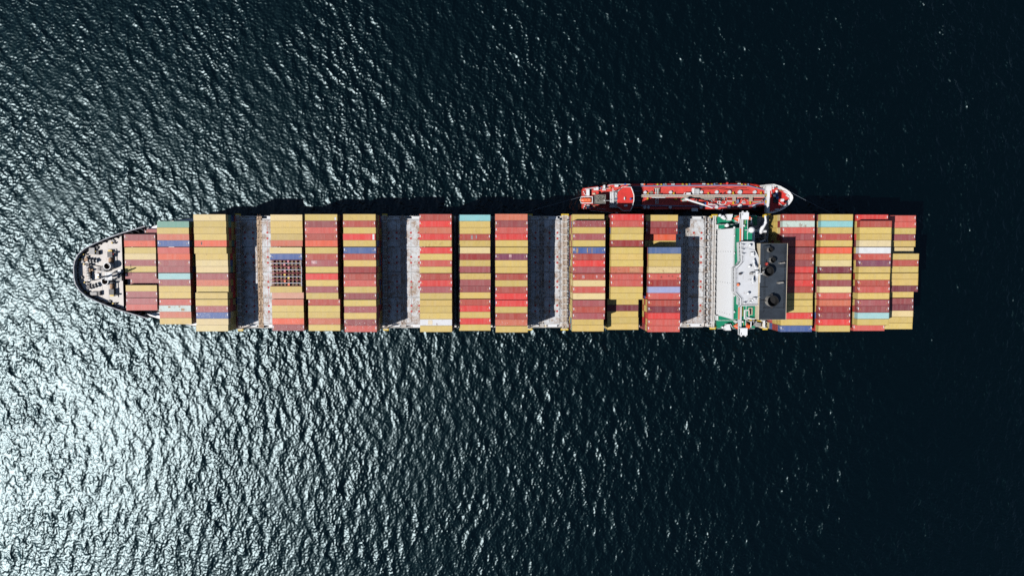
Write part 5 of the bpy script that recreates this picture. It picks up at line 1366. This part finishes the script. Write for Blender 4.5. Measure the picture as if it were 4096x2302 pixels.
# funnel
c = rect(T2, 600, 500, 968, 808, 13.0)
fn = part('funnel', MB().box(c[0], c[1], c[2], c[3], ZPO, 12.8), M['steel'], tank)
part('funnel_top', MB().box(c[0] + .08, c[1] - .12, c[2] + .08, c[3] - .08, 12.8, 12.84), M['concrete'], fn)
part('funnel_rim', MB().box(c[0], c[0] + .08, c[2], c[3], 12.8, 13.0).box(c[1] - .1, c[1], c[2], c[3], 12.8, 13.0).box(c[0] + .09, c[1] - .11, c[2], c[2] + .07, 12.8, 13.0).box(c[0] + .09, c[1] - .11, c[3] - .07, c[3], 12.8, 13.0), M['grey_gear'], fn)
for x, y, r in ((700, 580, .22), (770, 600, .2), (860, 640, .3), (690, 710, .22), (770, 680, .2), (730, 640, .16), (905, 545, .16)):
    q = T2(x, y, 13); part('exhaust_pipe', MB().pipe(q[0], q[1], 12.84, 13.4, r, r * .7, n=12, mi=1, floor=12.9), [M['pipe'], M['soot']], fn)
a, b = T2(925, 700, 13.6), T2(1130, 712, 12); part('whistle_pipe', MB().cyl((a[0], a[1], 13.4), (b[0], b[1], 12.5), .1).ball((a[0], a[1], 13.5), .28, 8), M['white'], fn)
# poop gear
for pl, mt, r in (([(255, 310), (720, 245)], 'white', .16), ([(410, 345), (560, 320)], 'steel', .1), ([(830, 255), (1120, 190)], 'white', .1), ([(1060, 165), (1250, 150)], 'white', .13), ([(1260, 150), (1800, 145)], 'white', .14), ([(980, 290), (1110, 285)], 'white', .1),
                  ([(180, 290), (700, 222)], 'tank_red', .12), ([(1030, 180), (1220, 170)], 'tank_red', .2), ([(660, 965), (960, 1010)], 'roof_grey', .14), ([(420, 1040), (1230, 1130)], 'roof_grey', .08), ([(530, 885), (650, 900)], 'grating', .14)):
    pp = [(*T2(x, y, ZPO + .9), ZPO + .9) for x, y in pl]
    mb = MB().tube(pp, r, 6); mb.cyl(pp[0], (pp[0][0], pp[0][1], ZPO), .06, n=5); mb.cyl(pp[-1], (pp[-1][0], pp[-1][1], ZPO), .06, n=5)
    part('poop_rail', mb, M[mt], tank)
for x0, y0, x1, y1, h, mt in ((310, 320, 410, 540, 1.6, 'white'), (315, 850, 410, 970, 1.6, 'white'), (560, 285, 720, 350, 1.2, 'white_gear'), (640, 240, 720, 340, 1.5, 'white'), (1290, 165, 1405, 235, 1.5, 'white'), (850, 300, 975, 355, .5, 'roof_grey'), (900, 170, 950, 285, 2.4, 'white'),
                              (745, 255, 815, 300, .8, 'tank_blue'), (520, 445, 610, 492, .9, 'cream'), (450, 925, 515, 965, .6, 'blue'), (1090, 250, 1145, 285, .8, 'yellow'), (1310, 1105, 1400, 1150, .8, 'roof_grey'), (1755, 150, 1825, 215, 1.0, 'white'), (1610, 120, 1665, 165, 1.1, 'blue')):
    c = rect(T2, x0, y0, x1, y1, ZPO + h); part('deck_box', MB().box(c[0], c[1], c[2], c[3], ZPO, ZPO + h), M[mt], tank)
for x, y in ((207, 408), (235, 470), (265, 525), (258, 858), (232, 912), (208, 972)):
    q = T2(x, y, ZPO); part('bollard', MB().cyl((q[0], q[1], ZPO), (q[0], q[1], ZPO + .8), .26, n=10).ball((q[0], q[1], ZPO + .8), .27, 8), M['white'], tank)
q = T2(685, 450, 8); part('ventilator', MB().cyl((q[0], q[1], ZPO), (q[0], q[1], 8), .5, n=12).cyl((q[0], q[1], 8), (q[0], q[1], 8.2), .6, n=12), M['tank_red'], tank)
# launching frame
c = rect(T2, 118, 560, 520, 800, 9.5)
part('launch_frame', MB().box(c[0], c[1], c[2], c[2] + .3, 9.2, 9.5).box(c[0], c[1], c[3] - .3, c[3], 9.2, 9.5).box(c[1] - .3, c[1], c[2] + .31, c[3] - .31, 9.2, 9.49).box(c[0], c[0] + .2, c[2] + .31, c[3] - .31, 8.2, 8.4)
     .cyl((c[0] + 1, c[2] + .15, ZPO), (c[0] + 1, c[2] + .15, 9.2), .14).cyl((c[0] + 1, c[3] - .15, ZPO), (c[0] + 1, c[3] - .15, 9.2), .14).cyl((c[1] - .5, c[2] + .15, ZPO), (c[1] - .5, c[2] + .15, 9.2), .14).cyl((c[1] - .5, c[3] - .15, ZPO), (c[1] - .5, c[3] - .15, 9.2), .14), M['white'], tank)
lifeboat_y = (c[2] + c[3]) / 2
fx0, fx1 = c[0] - .1, c[1] - .5
root = thing('free_fall_lifeboat', 'orange free-fall lifeboat in its white launching frame at the tanker stern', 'lifeboat', ((fx0 + fx1) / 2, lifeboat_y, 8.2))
prof = [(0.0, .10, .2), (.08, .55, .55), (.25, .85, .9), (.5, .92, 1.0), (.72, .92, 1.05), (.9, .88, 1.0), (1.0, .75, .8)]
fb = MB(); rings = []
for t, w, h in prof:
    x = fx0 + (fx1 - fx0) * t; zb = 8.2 + .5 * t
    rings.append([(x, lifeboat_y - w, zb + .5), (x, lifeboat_y - w * .7, zb), (x, lifeboat_y + w * .7, zb), (x, lifeboat_y + w, zb + .5), (x, lifeboat_y + w * .75, zb + .5 + h * .6), (x, lifeboat_y, zb + .6 + h * .65), (x, lifeboat_y - w * .75, zb + .5 + h * .6)])
for r in rings: fb.v += r
for i in range(len(prof) - 1):
    for k in range(7): a = i * 7 + k; b_ = i * 7 + (k + 1) % 7; fb.f.append((a, b_, b_ + 7, a + 7)); fb.m.append(0)
fb.f.append(tuple(range(7))[::-1]); fb.m.append(0); o_ = (len(prof) - 1) * 7; fb.f.append(tuple(range(o_, o_ + 7))); fb.m.append(0)
part('boat_hull', fb, M['orange'], root)
part('conning_cupola', MB().cbox((fx0 + (fx1 - fx0) * .8, lifeboat_y, 9.95), (.9, 1.1, .6)), M['orange_line'], root)
part('roof_hatch', MB().cbox((fx0 + (fx1 - fx0) * .52, lifeboat_y, 9.85), (.8, .7, .12)), M['orange_line'], root)
part('bow_cap', MB().cyl((fx0 - .35, lifeboat_y, 8.5), (fx0 + .1, lifeboat_y, 8.5), .12, .4, n=8), M['cream'], root)

# hoses, buoys, fenders and ropes that could be lifted away ---------------------
def hose(pts, f, z, r, name, label, cat, mt, grp=None):
    pp = []
    for x, y in pts: q = f(x, y, z); pp.append(Vector((q[0], q[1], z)))
    sm_ = []
    for i in range(len(pp) - 1):
        p0, p1, p2, p3 = pp[max(0, i - 1)], pp[i], pp[i + 1], pp[min(len(pp) - 1, i + 2)]
        for k in range(5):
            t = k / 5; sm_.append(0.5 * ((2 * p1) + (p2 - p0) * t + (2 * p0 - 5 * p1 + 4 * p2 - p3) * t * t + (3 * p1 - p0 - 3 * p2 + p3) * t ** 3))
    sm_.append(pp[-1])
    return solo(name, MB().tube(sm_, r, 6), M[mt], label, cat, tuple(pp[0]), grp)


hose([(1890, 262), (2050, 245), (2230, 248), (2420, 222), (2576, 240), (2740, 275), (2880, 262), (3060, 232), (3330, 240)], T3, ZTR + .14, .12, 'cargo_hose', 'upper black hose waving along the red tanker deck', 'hose', 'rubber', 'hoses lying on the tanker deck')
hose([(1890, 275), (2010, 290), (2200, 282), (2420, 262), (2600, 290), (2800, 300), (3000, 290), (3200, 303), (3390, 298)], T3, ZTR + .14, .12, 'cargo_hose', 'lower black hose waving along the red tanker deck', 'hose', 'rubber', 'hoses lying on the tanker deck')
for f, x, y, r, lb in ((T3, 140, 138, .5, 'orange ball fender on the tanker rail near the wheelhouse'), (T4, 383, 106, .62, 'red ball fender hung amidships on the outer tanker rail')):
    q = f(x, y, 4.6); solo('ball_fender', MB().ball((q[0], q[1], 4.6), r, 12), M['orange'] if f is T3 else M['tank_red'], lb, 'fender', (q[0], q[1], 4.6), 'ball fenders on the tanker', True)
for f, x, y, lb in ((T2, 930, 125, 'black rubber fender beside the tanker poop'), (T3, 985, 82, 'black rubber fender outside the tanker, nearest its crane and funnel end'), (T3, 1950, 78, 'black rubber fender outside the tanker abreast of its white manifold'), (T4, 715, 75, 'black rubber fender outside the tanker, closest to the bow')):
    q = f(x, y, 1.2); y_ = q[1] + .2
    solo('rubber_fender', MB().cyl((q[0] - 1.0, y_, 1.2), (q[0] + 1.0, y_, 1.2), .45, n=12).cyl((q[0], y_, 1.2), (q[0], y_ - .5, 3.6), .05, n=5), M['rubber'], lb, 'fender', (q[0], y_, 1.2), 'black fenders on the outer side of the tanker')
for i, (f, x) in enumerate(((T3, 300), (T3, 1200), (T3, 2100), (T4, 600))):
    q = f(x, 1050, 1.5)
    yy = (TY - hb + (YC + 22.7)) / 2; gap = max(.6, (TY - hb - (YC + 22.7)) / 2)
    solo('ship_fender', MB().cyl((q[0] - 1.8, yy, 1.0), (q[0] + 1.8, yy, 1.0), gap, n=14), M['rubber'], ['first', 'second', 'third', 'fourth'][i] + ' big fender floating between tanker and ship, counted from the tanker stern', 'fender', (q[0], yy, 1.0), 'fenders between the two ships')

for o in list(COL.objects):          # the small ship floats on the water, under the level it was drawn on
    if o.parent is None and o.name.split('.')[0] in ('bunker_tanker', 'free_fall_lifeboat', 'cargo_hose', 'ball_fender', 'rubber_fender', 'ship_fender'): o.location.z += SEA_Z


def rope(a, b, sag, label):
    pp = []
    for i in range(15):
        t = i / 14; pp.append((a[0] + (b[0] - a[0]) * t, a[1] + (b[1] - a[1]) * t, a[2] + (b[2] - a[2]) * t - sag * 4 * t * (1 - t)))
    solo('mooring_rope', MB().tube(pp, .06, 5), M['rope'], label, 'rope', a, 'mooring ropes of the tanker')


a = T4(2340, 368, ZFC + 1); b = P(3345, 818, 9)
rope((*a, ZFC + 1.0 + SEA_Z), (b[0], YC + 22.7, 10.5), .6, 'thin mooring rope running from the tanker bow to the ship')
a = T2(185, 560, ZPO); rope((*a, ZPO + .6 + SEA_Z), (P(2050, 850, 10)[0], YC + 22.7, 10.8), .8, 'thin mooring rope running from the tanker stern to the ship')
print('containers', N_CONT[0])
